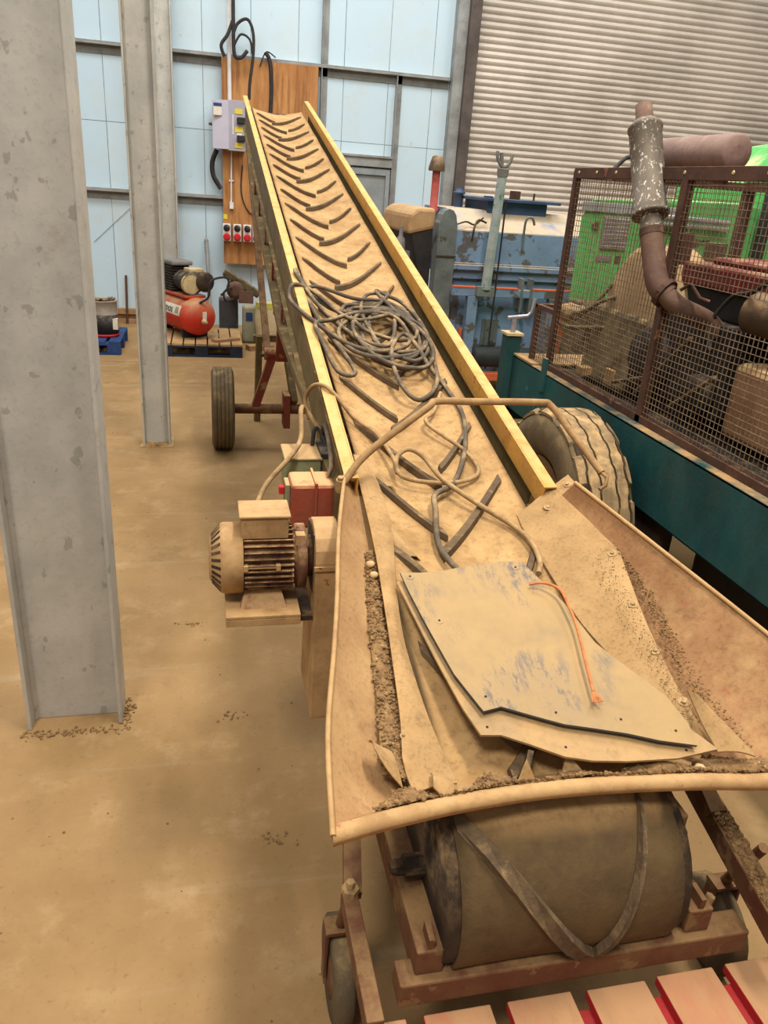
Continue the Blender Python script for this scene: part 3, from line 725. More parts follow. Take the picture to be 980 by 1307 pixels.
# ------------------------------------------------------------------ loads lying in the conveyor
def sheet(outline, wfun, t, name, m, label, cat, holes=(), nholes=True):
    """outline: list of (u, v); a flat sheet cut to that outline, gently warped by wfun"""
    bm = bmesh.new(); vs = [bm.verts.new(V((u, v, 0))) for u, v in outline]; bm.faces.new(vs)
    bmesh.ops.triangulate(bm, faces=bm.faces[:])
    for _ in range(4): bmesh.ops.subdivide_edges(bm, edges=[e for e in bm.edges if e.calc_length() > .05], cuts=1, use_grid_fill=False); bmesh.ops.triangulate(bm, faces=[f for f in bm.faces if len(f.verts) > 3])
    ret = bmesh.ops.extrude_face_region(bm, geom=bm.faces[:]); ev = [g_ for g_ in ret['geom'] if isinstance(g_, bmesh.types.BMVert)]
    for v in ev: v.co.z -= t
    bmesh.ops.recalc_face_normals(bm, faces=bm.faces)
    root = thing(name, K(0, -.7, -.06), label, cat)
    for v in bm.verts: v.co = K(v.co.x, v.co.y, wfun(v.co.x, v.co.y)+v.co.z)-root.location
    me = bpy.data.meshes.new('sheet_panel'); bm.to_mesh(me); bm.free(); me.materials.append(M[m])
    o = bpy.data.objects.new('sheet_panel', me); COL.objects.link(o); o.parent = root
    for u, v in holes:
        MB().lathe(K(u, v, wfun(u, v)-.0005), NW, [(0, .012), (.0008, .0115), (.0009, .0)], 18, False).build('washer_mark', m, root)
        MB().lathe(K(u, v, wfun(u, v)+.001), NW, [(0, .003), (.0006, .003), (.0007, .0)], 10, False).build('bolt_hole', 'ink', root)
    return root
top_w_ = lambda u, v: -.042+.010*math.sin((v+.4)*5)+.022*max(0, u)*(1 if v > -.8 else 1)-.01*(u+.2)
sheet([(-.233, -.423), (-.18, -.427), (-.128, -.424), (-.03, -.405), (.059, -.394), (.10, -.398), (.119, -.408), (.178, -.562), (.204, -.705), (.255, -.80), (.301, -.887), (.31, -.97), (.298, -1.028), (.22, -1.005), (.158, -.979), (.09, -.957), (.027, -.938), (-.04, -.905), (-.098, -.876), (-.142, -.885), (-.178, -.773), (-.209, -.592), (-.225, -.49)],
      top_w_, .006, 'plastic_sheet', 'plastic_sheet', 'scuffed blue-grey sheet, uppermost of the two loose sheets lying in the hopper', 'sheet', [(-.21, -.44), (-.125, -.845), (.02, -.905), (.27, -.985), (.09, -.42), (-.17, -.60), (.16, -.94)])
und_w = lambda u, v: top_w_(u, v)-.0165-.004*max(0, -(v+.5))
sheet([(-.245, -.44), (-.15, -.43), (.0, -.43), (.1, -.45), (.2, -.7), (.3, -.93), (.355, -1.03), (.25, -1.042), (.137, -1.036), (.06, -1.025), (.004, -1.008), (-.055, -.972), (-.114, -.939), (-.16, -.934), (-.179, -.858), (-.204, -.704), (-.232, -.52)],
      und_w, .006, 'rubber_sheet', 'sheet_under', 'tan dusty sheet lying in the hopper underneath the scuffed blue-grey sheet', 'sheet', [(-.14, -.915), (.015, -.985), (.28, -1.025)])

# orange twine
def belt_tube(pts, r, n=7, seg=8): return MB().tube(smooth_path(pts, seg), r, n)
tw = belt_tube([K(.10, -.50, top_w_(.1, -.5)+.012), K(.135, -.505, -.028), K(.165, -.54, -.02), K(.168, -.60, -.024), K(.162, -.668, -.026), K(.14, -.77, -.026), K(.118, -.872, -.028)], .0038, 6).build('orange_twine', 'twine')
tag(tw, 'frayed orange twine lying over the edge of the scuffed blue-grey sheet', 'twine')
mb = MB()
for i in range(7):
    a = random.uniform(-.6, .6); mb.tube([K(.118, -.868, -.028), K(.118+.012*math.sin(a), -.885, -.028), K(.118+.026*math.sin(a), -.888-.014*math.cos(a), -.03)], .0016, 5)
mb.build('frayed_end', 'twine', tw)

# coiled cable
pts = []
random.seed(21)
def loop(cu, cv, ru, rv, w, a0, turns, steps=14, tilt=0.0):
    out = []
    for i in range(int(turns*steps)):
        a = a0+2*PI*i/steps
        x = ru*math.cos(a); y = rv*math.sin(a)
        u = cu+x*math.cos(tilt)-y*math.sin(tilt); v = cv+x*math.sin(tilt)+y*math.cos(tilt)
        out.append((u+random.uniform(-.004, .004), v+random.uniform(-.009, .009), w+random.uniform(-.004, .008)))
    return out
cc = []
cc += loop(.06, 1.22, .17, .36, -.080, 0, 1.15)
cc += loop(.05, 1.25, .15, .30, -.072, .4, 1.3, tilt=.15)
cc += loop(.08, 1.18, .145, .34, -.064, 1.0, 1.2, tilt=-.1)
cc += loop(.03, 1.22, .17, .27, -.056, .2, 1.25, tilt=.25)
cc += loop(.07, 1.15, .10, .26, -.052, .8, 1.2)
cc += loop(.02, 1.12, .19, .24, -.046, 2.0, 1.1, tilt=-.3)
cc += loop(.09, 1.25, .13, .38, -.050, 1.2, 1.2)
cc += loop(.04, 1.24, .12, .20, -.045, .2, 1.2, tilt=.4)
cc += [(-.15, 1.35, -.04), (-.26, 1.62, -.03), (-.295, 1.72, .01), (-.30, 1.64, .012), (-.22, 1.35, -.03), (-.1, 1.1, -.05), (.02, 1.0, -.04)]
cc += loop(.05, 1.08, .15, .30, -.042, 1.0, 1.1, tilt=.1)
cc += [(-.1, 1.25, -.035), (-.24, 1.50, -.01), (-.33, 1.52, .012), (-.355, 1.40, -.01), (-.30, 1.14, .012), (-.15, 1.0, -.04), (.0, .95, -.045)]
cc += [(.12, 1.05, -.04), (.1, 1.3, -.035), (-.05, 1.33, -.035), (-.20, 1.20, -.02), (-.28, 1.08, .012), (-.275, .93, .012), (-.23, .75, -.04), (-.16, .76, -.05), (-.19, .95, -.04), (-.23, 1.15, -.04), (-.26, 1.35, -.03), (-.27, 1.55, -.03), (-.2, 1.62, -.03), (-.05, 1.5, -.035)]
cc += [(.1, 1.52, -.05), (.18, 1.35, -.05), (.2, 1.08, -.055), (.16, .72, -.06), (.06, .60, -.08), (.0, .70, -.05), (.02, .95, -.04), (.1, 1.1, -.03), (.14, .98, -.04), (.15, .85, -.05)]
# the tail that runs down the belt under the hoop bar to the sheet
cc += [(.19, .70, -.075), (.20, .48, -.08), (.14, .24, -.085), (.05, .05, -.085), (-.03, -.02, -.08), (-.05, -.10, -.08), (-.08, -.27, -.085), (-.05, -.40, -.078)]
def lay(p, r):
    u, v, w = p
    if abs(u) < .262: w = max(w, top_w(v)+trough(v, u)+r+.002)
    return K(u, v, w)
path = [lay(((p-P0).x, (p-P0).dot(DV), (p-P0).dot(NW)), .0092) for p in smooth_path([K(*p) for p in cc], 5)]
coil = MB().tube(path, .0092, 8).build('coiled_cable', 'cable')
tag(coil, 'long dusty black cable heaped in a tangled coil on the chevron belt', 'cable')
c3 = [(.16, .66, -.08), (.10, .52, -.083), (.05, .43, -.082), (.14, .25, -.085), (.155, .12, -.085), (.09, .06, -.085), (-.02, .045, -.08), (-.12, .07, -.07), (-.13, .17, -.062), (-.16, .32, -.06), (-.22, .42, -.055), (-.30, .50, .012), (-.345, .57, -.01), (-.37, .60, -.08), (-.36, .54, -.13)]
l2 = MB().tube(smooth_path([lay(p, .0075) for p in c3], 6), .0075, 7).build('supply_cable', 'cable_tan')
tag(l2, 'tan dusty cable running from the green switch box over the rail onto the belt', 'cable')
c4 = [(-.13, .09, -.072), (-.12, .16, -.06), (-.075, .20, -.05), (-.03, .17, -.058), (.01, .05, -.07), (.09, -.08, -.075), (.165, -.18, -.08), (.195, -.27, -.075), (.19, -.36, -.072), (.165, -.42, -.07)]
l3 = MB().tube(smooth_path([lay(p, .0085) for p in c4], 6), .0085, 7).build('supply_cable', 'cable_tan')
tag(l3, 'thick tan cable curving down the belt from the hoop bar to the blue-grey sheet', 'cable')

# debris in the hopper
random.seed(5)
mb = MB()
def scatter(A, B, n, wlift=0, rmin=.0025, rmax=.0075, jit=.012):
    A = resample(A, 40); B = resample(B, 40)
    for i in range(n):
        t = random.random()*39; k = int(t); f = t-k; k2 = min(k+1, 39)
        a = A[k].lerp(A[k2], f); b = B[k].lerp(B[k2], f); p = a.lerp(b, random.random())
        r = random.uniform(rmin, rmax)
        mb.ico(p+NW*(wlift+random.uniform(-.004, .006))+UX*random.gauss(0, jit*.3), r, 1, .35, .8)
gl_in = [K(-.296, -.28, -.088), K(-.338, -.56, -.088), K(-.358, -.79, -.094), K(-.384, -.99, -.09)]
gl_out = [K(-.272, -.28, -.088), K(-.294, -.54, -.092), K(-.314, -.79, -.098), K(-.315, -1.0, -.112)]
rowsg = surf(gl_in, gl_out, 30, 5, -.004, .003)
mb.grid(rowsg)
scatter(gl_in, gl_out, 1500, 0, .0015, .0055)
lipA = [p+DV*.028-NW*.002 for p in resample(LIP, 40)][3:36]
lipB = [K(-.37+.77*i/32, -1.035+.03*math.sin(i*.9)-.0*i, -.108-.01*math.sin(i*.5)) for i in range(33)]
rowsg = surf(lipA, lipB, 34, 6, -.008, .004)
mb.grid(rowsg)
scatter(lipA, lipB, 2400, .002, .0012, .0055)
rA = [K(.405, -.27, .0), K(.385, -.60, -.045), K(.378, -.84, -.07), K(.385, -1.02, -.085)]
rB = [K(.425, -.27, .0), K(.43, -.60, -.04), K(.425, -.84, -.065), K(.45, -1.03, -.07)]
scatter(rA, rB, 1000, .001, .001, .0036)
scatter([K(.30, -.40, -.03), K(.31, -.70, -.07), K(.34, -.95, -.088)], [K(.36, -.40, -.012), K(.36, -.70, -.05), K(.37, -.95, -.08)], 420, .006, .0008, .0022)
tag(mb.build('hopper_debris', 'gravel', fix=False), 'brown soil and grain debris lying along the skirts and front lip of the hopper', 'debris', kind='stuff')
for (u, v, r, lab) in ((-.295, -.345, .0125, 'pale pebble in the left hopper gutter, the farther of two from the lip'), (-.293, -.39, .012, 'pale pebble in the left hopper gutter, the nearer of two to the lip'), (.30, -1.06, .013, 'pale clod on the soil near the right end of the hopper lip')):
    random.seed(int(r*1e4)+int(v*-100))
    tag(MB().ico(K(u, v, -.078), r, 2, .06, .8).build('pebble', 'stone'), lab, 'pebble')

# ------------------------------------------------------------------ red pallet at the photographer's feet
pal = thing('wooden_pallet', (1.1, .5, 0), 'dusty red-painted wooden pallet in front of the conveyor tail', 'pallet')
edges = [(.235, .365), (.402, .548), (.585, .730), (.766, .905), (.936, 1.075), (1.108, 1.25), (1.285, 1.43), (1.465, 1.6)]
for a, b in edges:
    MB().bx(a, b, -.1, .985+random.uniform(-.006, .006), .36, .385).build('deck_board', 'red_board', pal, bevel=.003)
for y0 in (.86, .40, -.08):
    MB().bx(.235, 1.6, y0, y0+.1, .25, .36).build('bearer', 'red_pallet_side', pal, bevel=.003)
for y0 in (.86, .40, -.08):
    for x0 in (.235, .87, 1.5): MB().bx(x0, x0+.1, y0, y0+.1, 0, .25).build('pallet_block', 'red_pallet_side', pal)

# ------------------------------------------------------------------ teal trailer with caged engine
random.seed(11)
tr = thing('engine_trailer', (2.4, 3.0, 0), 'teal trailer chassis carrying a caged rusty engine with tall muffler', 'trailer')
TX = 1.85
MB().bx(TX, TX+.05, .6, 4.5, .70, 1.035).bx(TX, TX+.12, .6, 4.5, 1.02, 1.036).bx(TX, TX+.12, .6, 4.5, .70, .712).build('chassis_beam', 'teal', tr, bevel=.004)
MB().bx(2.9, 2.95, .6, 4.5, .70, 1.035).build('chassis_beam', 'teal', tr)
MB().bx(TX, 2.95, 4.5, 4.55, .62, 1.035).build('headboard', 'teal', tr)
MB().bx(TX+.12, 2.9, .6, 4.5, 1.0, 1.02).build('deck', 'engine_dark', tr)
MB().bx(2.05, 2.5, .7, 2.66, .14, .69).build('dark_filler_box', 'engine_dark', tr, bevel=.03)  # added dark box, hides the lit floor under the trailer
MB().bx(2.5, 2.86, 2.3, 2.66, .14, .69).build('dark_filler_end', 'engine_dark', tr, bevel=.01)  # second added box, keeps the rest of the gap dark
for y in (2.0, 3.4): MB().bx(TX+.05, 2.9, y, y+.08, .72, .99).build('cross_member', 'teal', tr)
jk = MB().bx(1.80, 1.89, 4.50, 4.60, .30, 1.15).build('jack_post', 'teal', tr, bevel=.004)
MB().bx(1.79, 1.90, 4.49, 4.61, 1.15, 1.165).build('jack_cap', 'cream_metal', jk)
MB().tube([(1.845, 4.55, 1.165), (1.845, 4.55, 1.245)], .018, 8).tube([(1.80, 4.55, 1.25), (1.845, 4.55, 1.255), (1.93, 4.55, 1.265), (1.955, 4.55, 1.29), (1.965, 4.55, 1.37)], .012, 8).build('crank_handle', 'chrome', jk)
MB().tube([(1.845, 4.55, .0), (1.845, 4.55, .30)], .03, 10).bx(1.77, 1.92, 4.47, 4.63, 0, .012).build('jack_foot', 'dark_steel', jk)
MB().bx(1.85, 2.95, 4.2, 4.5, 1.036, 1.045).build('deck_board', 'pallet_top', tr)
MB().bx(1.835, 1.852, 3.98, 4.03, .93, 1.12).build('bracket', 'teal', tr, bevel=.002)
# drawbar under the front
MB().bar((2.4, 4.55, .75), (2.4, 5.0, .55), .12, .12).build('drawbar', 'teal', tr)
# wheel with blocky tread
def block_wheel(x0, x1, y, r):
    w = x1-x0; c = (x0, y, r)
    t = MB().lathe(c, UX, [(.03, r*.56), (.0, r*.64), (-.004, r*.80), (.012, r*.93), (.03, r-.022), (w-.03, r-.022), (w-.012, r*.93), (w+.004, r*.80), (w, r*.64), (w-.03, r*.56)], 48).build('tyre', 'tyre', tr)
    tread = MB(); nb = 150
    def zig(k, ph): return .007*((k+ph) % 6 < 3)
    edges_ = [(.038, 0), (.050, 0), (.092, 2), (.102, 2), (w-.102, 4), (w-.092, 4), (w-.050, 1), (w-.038, 1)]
    for (a0, p0), (a1, p1) in (((.012, None), edges_[0]), (edges_[1], edges_[2]), (edges_[3], edges_[4]), (edges_[5], edges_[6]), (edges_[7], (w-.012, None))):
        rows_ = []
        for k in range(nb+1):
            b0 = 2*PI*k/nb; kk = k % nb; xa = a0+(zig(kk, p0) if p0 is not None else 0); xb = a1+(zig(kk, p1) if p1 is not None else 0)
            sh_ = (p0 is None or p1 is None) and kk % 10 < 3
            rr = r-.028 if sh_ else r
            ra = rr-.016 if p0 is None else rr; rb_ = rr-.016 if p1 is None else rr
            P_ = lambda xx, q: (x0+xx, y+math.cos(b0)*q, r+math.sin(b0)*q)
            rows_.append([P_(xa, r-.03), P_(xa, ra), P_(xb, rb_), P_(xb, r-.03)])
        tread.grid(rows_, smooth=False)
    tread.build('tread', 'truck_tyre', t)
    groove = MB().lathe(c, UX, [(.03, r-.021), (.031, r-.014), (w-.031, r-.014), (w-.03, r-.021)], 48).build('tread_base', 'tread_gap', t)
    MB().lathe(c, UX, [(.02, r*.57), (.03, r*.5), (.09, r*.46), (.10, r*.2), (.07, r*.16), (.07, .02)], 32).build('wheel_rim', 'rim', t)
block_wheel(1.52, 1.79, 3.2, .52)
MB().tube([(1.79, 3.2, .52), (2.9, 3.2, .52)], .05, 12).build('axle', 'dark_steel', tr)
block_wheel(3.0, 3.27, 3.2, .52)
for y in (3.2,): MB().bx(1.9, 1.96, 2.7, 3.7, .55, .70).build('leaf_spring', 'dark_steel', tr)
# cage
CX = 1.9; CY0, CY1 = 1.3, 4.1; CZ0, CZ1 = 1.06, 2.10
cage = MB()
MB().bx(CX-.006, CX+.03, CY0, CY1+.01, CZ1-.05, CZ1).bx(CX, CX+.05, CY0, CY1+.01, CZ1-.006, CZ1+.0).build('cage_top_rail', 'rusty', tr, bevel=.002)
MB().bx(CX, 2.95, CY1-.03, CY1+.01, CZ1-.05, CZ1-.008).build('cage_top_rail', 'rusty', tr, bevel=.002)
MB().bx(2.91, 2.95, CY0, CY1, CZ1-.05, CZ1).build('cage_top_rail', 'rusty', tr)
MB().bx(CX-.006, CX+.035, CY0, CY1, 1.036, 1.07).build('cage_bottom_rail', 'rusty', tr, bevel=.002)
for (x, y, w) in ((CX, CY1, .035), (CX, 3.06, .042), (CX, 2.02, .042), (2.93, CY1, .05), (2.93, 2.6, .05)):
    MB().bx(x-.006, x+w*.8, y-w/2, y+w/2, 1.036, CZ1-.01).build('cage_post', 'rusty', tr, bevel=.002)
bt = MB()
for y in (4.05, 3.85, 3.65, 3.07, 2.75, 2.55, 2.2): bt.lathe((CX-.006, y, CZ1-.022), (-1, 0, 0), [(0, .008), (.004, .006)], 8, False)
bt.build('cage_bolts', 'cream_metal', tr)
# low extension of the cage at the jack end
MB().bx(CX-.01, CX+.02, 4.33, 4.36, 1.036, 1.37).bx(2.9, 2.93, 4.33, 4.36, 1.036, 1.37).bx(CX-.01, 2.93, 4.33, 4.355, 1.345, 1.37).bx(CX-.01, CX+.02, 4.1, 4.35, 1.345, 1.37).build('cage_post', 'rusty', tr, bevel=.002)
def mesh_y(x, y0, y1, z0, z1, c=.0262, t=.0024):
    mb = MB(); n = int((y1-y0)/c)
    for i in range(n+1): y = y0+i*c; mb.bx(x, x+t, y, y+t, z0, z1)
    n = int((z1-z0)/c)
    for i in range(n+1): z = z0+i*c; mb.bx(x-t*.8, x+t*.2, y0, y1, z, z+t)
    return mb
def mesh_x(y, x0, x1, z0, z1, c=.0262, t=.0024):
    mb = MB(); n = int((x1-x0)/c)
    for i in range(n+1): x = x0+i*c; mb.bx(x, x+t, y, y+t, z0, z1)
    n = int((z1-z0)/c)
    for i in range(n+1): z = z0+i*c; mb.bx(x0, x1, y-t*.8, y+t*.2, z, z+t)
    return mb
mesh_y(CX+.004, 3.07, CY1-.01, 1.06, CZ1-.03).build('wire_mesh', 'wire', tr, fix=False)
mesh_y(CX+.004, CY0, 3.05, 1.06, 1.545).build('wire_mesh', 'wire', tr, fix=False)
mesh_y(CX+.004, CY0, 3.05, 1.665, CZ1-.03).build('wire_mesh', 'wire', tr, fix=False)
mesh_x(CY1-.01, CX+.04, 2.92, 1.37, CZ1-.04).build('wire_mesh', 'wire', tr, fix=False)
mesh_x(4.345, CX+.0, 2.92, 1.05, 1.35).build('wire_mesh', 'wire', tr, fix=False)
mesh_y(CX-.005, 4.12, 4.34, 1.05, 1.35).build('wire_mesh', 'wire', tr, fix=False)
# muffler outside the cage, pipe elbowing in
MX = 1.865
mp = [V((MX, 3.225, 1.915)), V((MX, 3.40, 2.25))]; ax = (mp[1]-mp[0]).normalized(); Lm = (mp[1]-mp[0]).length
mf = MB().lathe(mp[0], ax, [(-.012, .045), (-.012, .078), (.0, .080), (.006, .069), (Lm-.012, .069), (Lm-.006, .074), (Lm+.006, .074), (Lm+.012, .066), (Lm+.03, .05), (Lm+.035, .04)], 28).build('muffler', 'muffler', tr)
MB().lathe(mp[1]+ax*.02, ax, [(0, .038), (.085, .036), (.085, .032), (.03, .032)], 20).build('outlet_pipe', 'exhaust', mf)
MB().lathe(mp[0], ax, [(-.09, .048), (-.012, .046)], 20).build('inlet_collar', 'muffler', mf)
MB().lathe(mp[0]-ax*.09, ax, [(-.012, .051), (.018, .051)], 20).build('pipe_clamp', 'rusty', mf)
ep = smooth_path([mp[0]-ax*.07, (MX, 3.14, 1.76), (MX, 3.06, 1.645), (MX+.03, 3.015, 1.60)], 6)
MB().tube(ep, .049, 16).build('exhaust_pipe', 'exhaust', tr)
MB().tube(smooth_path([(MX+.01, 3.03, 1.62), (MX+.05, 2.985, 1.575), (MX+.10, 2.965, 1.55), (2.08, 2.98, 1.51), (2.14, 2.97, 1.46)], 6), .042, 14).build('exhaust_elbow', 'exhaust', tr)
MB().lathe((MX+.02, 3.025, 1.61), (.4, -.7, -.35), [(-.012, .062), (.012, .062)], 12, False).tube([(1.92, 2.97, 1.63), (1.95, 2.95, 1.66), (1.97, 2.90, 1.61), (2.0, 2.87, 1.60)], .008, 6).build('exhaust_flange', 'rusty', tr)
# engine and gear inside the cage
MB().lathe((2.14, 3.66, 1.40), UX, [(0, .06), (.0, .33), (.03, .37), (.20, .37), (.24, .30), (.24, .05)], 36).build('fan_cowl', 'engine_cream', tr)
MB().prism([(2.05, 4.02, 1.04), (2.75, 4.02, 1.04), (2.62, 4.02, 1.46), (2.12, 4.02, 1.42)], (0, -.50, 0)).build('gearbox_casting', 'engine_olive', tr, bevel=.02)
MB().bx(2.12, 2.70, 2.84, 3.45, 1.10, 1.50).build('engine_block', 'engine_dark', tr, bevel=.02)
er = MB().bx(2.18, 2.62, 2.35, 3.40, 1.62, 1.72).bx(2.26, 2.56, 2.4, 3.3, 1.72, 1.75).build('rocker_cover', 'engine_red', tr, bevel=.025)
MB().bx(2.2, 2.6, 2.4, 3.4, 1.50, 1.62).build('cylinder_head', 'engine_dark', tr, bevel=.01)
MB().lathe((2.16, 2.82, 1.575), (.25, -1, -.05), [(0, .03), (.02, .085), (.40, .085), (.45, .05)], 24).build('air_cleaner', 'engine_brown', tr)
MB().bx(2.12, 2.62, 2.1, 2.78, 1.06, 1.38).build('radiator', 'engine_box', tr, bevel=.03)
MB().lathe((2.32, 2.40, 1.37), (0, 0, 1), [(0, .20), (.02, .18), (.03, .14), (.20, .13), (.20, .1)], 24).build('radiator_neck', 'exhaust', tr)
MB().bx(2.16, 2.24, 3.44, 3.50, 1.04, 1.84).build('support_post', 'rusty', tr)
MB().bx(2.36, 2.44, 3.46, 3.52, 1.5, 1.80).build('support_post', 'engine_brown', tr)
MB().bx(2.05, 2.6, 3.62, 3.70, 1.06, 1.14).bx(2.0, 2.7, 3.86, 3.94, 1.06, 1.10).build('engine_bearer', 'pallet_top', tr)
MB().lathe((2.08, 3.40, 1.24), UX, [(0, .05), (.0, .16), (.02, .17), (.06, .17), (.06, .05)], 28).build('flywheel', 'engine_dark', tr)
MB().lathe((2.05, 2.92, 1.2), UX, [(0, .03), (.0, .09), (.05, .09), (.05, .03)], 24).build('pulley', 'engine_dark', tr)
for a, b in ((((2.0, 3.3, 1.10)), (2.05, 3.02, 1.42)), ((2.0, 3.0, 1.12), (2.05, 2.8, 1.30)), ((2.02, 3.55, 1.1), (2.04, 3.25, 1.2))):
    MB().tube([a, b], .010, 6).lathe(V(b)-V((0, .02, 0)), (0, 1, 0), [(0, .008), (.012, .016), (.03, .012)], 10).build('control_lever', 'engine_brown', tr)
MB().tube(smooth_path([(2.05, 2.55, 1.75), (2.1, 2.75, 1.66), (2.12, 2.9, 1.62), (2.08, 2.95, 1.50), (2.06, 2.88, 1.40)], 6), .009, 6).tube(smooth_path([(2.05, 2.2, 1.95), (2.1, 2.4, 1.8), (2.16, 2.6, 1.72)], 6), .013, 6).build('hose', 'engine_dark', tr)
MB().tube(smooth_path([(2.0, 4.05, 1.33), (2.1, 3.95, 1.45), (2.2, 3.8, 1.50), (2.3, 3.6, 1.48)], 6), .012, 6).tube(smooth_path([(1.98, 4.05, 1.36), (2.06, 4.0, 1.41), (2.14, 3.95, 1.54)], 6), .012, 6).tube(smooth_path([(1.96, 4.2, 1.3), (2.0, 4.1, 1.28), (2.2, 3.7, 1.33), (2.2, 3.4, 1.2)], 6), .014, 6).build('hose', 'engine_olive', tr)
MB().ico((2.08, 4.25, 1.34), .09, 2, .3, .6).build('rag', 'engine_cream', tr)
MB().bx(2.15, 2.6, 3.1, 3.45, 1.04, 1.09).bx(2.62, 2.85, 2.0, 4.0, 1.04, 1.5).build('engine_sump', 'engine_dark', tr)
# silencer drum on top of the cage
si = MB().lathe((2.42, 4.15, 2.20), (.0, -1, .0), [(0, .05), (.015, .075), (.03, .082), (.30, .082), (.62, .082), (.635, .07), (.64, .03)], 28).build('silencer_drum', 'silencer', tr)
for y in (3.6, 4.04): MB().bx(2.38, 2.46, y, y+.05, 2.05, 2.13).build('drum_cradle', 'rusty', si)
MB().tube([(2.3, 4.14, 2.2), (2.2, 4.16, 2.17), (2.1, 4.1, 2.10)], .012, 6).build('drum_hose', 'black_cable', si)
MB().bx(1.9, 2.93, 3.5, 3.53, 2.05, 2.06).build('cage_cross_bar', 'rusty', tr)

# ------------------------------------------------------------------ green machine beyond the cage
gm = thing('green_machine', (3.6, 5.8, 0), 'bright green machine seen through the cage mesh, with a grey louvred window', 'machine')
GY = 5.2
f_ = [(2.50, GY, .25), (3.86, GY, .25), (3.86, GY, 1.98), (3.70, GY, 2.0), (2.56, GY, 1.96), (2.50, GY, 1.85)]
b_k = [(3.20, GY+1.2, .25), (3.86, GY+1.2, .25), (3.86, GY+1.2, 1.98), (3.70, GY+1.2, 2.0), (3.24, GY+1.2, 1.93), (3.20, GY+1.2, 1.82)]
MB().add(f_+b_k, [tuple(range(6)), tuple(range(6, 12))[::-1]]+[(i, (i+1) % 6, 6+(i+1) % 6, 6+i) for i in range(6)]).build('body_panel', 'bright_green', gm, bevel=.01)
MB().bx(2.49, 3.2, GY-.02, GY, 1.88, 1.94).build('roof_gutter', 'grey_door', gm, bevel=.004)
wf = MB().bx(2.66, 2.86, GY-.02, GY-.001, 1.64, 1.86).build('window_frame', 'window_grey', gm, bevel=.01)
mb = MB()
for i in range(8): mb.box((2.76, GY-.022, 1.66+i*.025), (.18, .012, .018), Matrix.Rotation(.6, 3, 'X'))
mb.build('louvre', 'chrome', wf)
MB().bx(2.58, 2.62, GY-.03, GY, 1.78, 1.80).bx(2.60, 2.63, GY-.02, GY, 1.77, 1.82).build('latch', 'rusty', gm)
MB().bx(2.65, 2.77, GY-.008, GY, 1.56, 1.60).build('data_plate', 'window_grey', gm)
MB().bx(2.80, 2.84, GY-.008, GY, 1.555, 1.60).build('rust_patch', 'rusty', gm)
MB().tube([(2.95, GY-.05, 1.88), (3.6, GY-.05, 1.865)], .018, 10).tube([(3.0, GY-.05, 1.835), (3.6, GY-.05, 1.825)], .014, 10).build('hydraulic_pipe', 'chrome', gm)
MB().ico((3.38, GY-.02, 1.72), .045, 1, .4).tube([(3.1, GY-.02, 1.80), (3.36, GY-.03, 1.73), (3.5, GY-.02, 1.74)], .008, 6).build('valve', 'dark_steel', gm)
MB().bx(3.9, 5.2, GY-.05, GY+1.2, .25, 2.12).build('side_door_panel', 'bright_green', gm, bevel=.01)
MB().bx(3.86, 3.90, GY-.1, GY-.01, .25, 2.1).bx(4.08, 4.11, GY-.09, GY-.051, .3, 2.05).build('door_seal', 'black', gm)
MB().prism([(4.0, GY+.3, 2.12), (5.2, GY+.3, 2.12), (5.2, GY+.3, 2.6), (4.3, GY+.3, 2.42)], (0, .8, 0)).build('roof_hood', 'bright_green', gm)
MB().bx(2.75, 2.95, GY+.1, GY+.5, 0, .25).bx(4.6, 4.9, GY+.1, GY+1.1, 0, .25).build('skid', 'dark_steel', gm)
MB().bx(2.5, 3.4, GY-.3, GY-.001, .9, 1.3).build('lower_guard', 'engine_olive', gm, bevel=.01)

# ------------------------------------------------------------------ blue machine by the shutter
bm_ = thing('blue_machine', (2.7, 7.6, 0), 'flaking blue box-bodied machine standing in front of the roller shutter', 'machine')
BY = 6.9
MB().bx(2.14, 3.5, BY, 8.3, 1.22, 1.63).build('upper_body', 'blue_paint', bm_, bevel=.006)
MB().prism([(2.14, BY, 1.631), (2.14, BY+.35, 1.80), (2.14, 8.0, 1.80), (2.14, 8.3, 1.631)], (1.36, 0, 0)).build('sloping_top', 'blue_paint', bm_, bevel=.004)
MB().bx(2.12, 3.5, BY-.05, BY-.001, 1.30, 1.345).bx(2.12, 3.5, BY-.02, BY-.001, 1.345, 1.36).build('ledge', 'blue_paint', bm_, bevel=.006)
hm = MB().bx(2.52, 3.1, 7.2, 7.9, 1.74, 1.88).build('hatch', 'blue_dark', bm_, bevel=.006)
MB().bx(2.46, 3.2, 7.12, 7.98, 1.88, 1.905).build('hatch_lid', 'blue_dark', hm, bevel=.004)
MB().bx(2.86, 2.94, 7.5, 7.58, 1.905, 1.98).build('hatch_knob', 'rusty', hm)
MB().tube([(3.12, 7.6, 1.9), (3.12, 7.6, 1.97)], .01, 6).build('hatch_pin', 'rusty', hm)
MB().tube(smooth_path([(2.78, BY-.02, 1.50), (2.77, BY-.03, 1.68), (2.78, BY-.04, 1.76), (2.83, BY-.04, 1.765), (2.86, BY-.03, 1.71)], 5), .011, 8).build('lifting_hook', 'blue_grey', bm_)
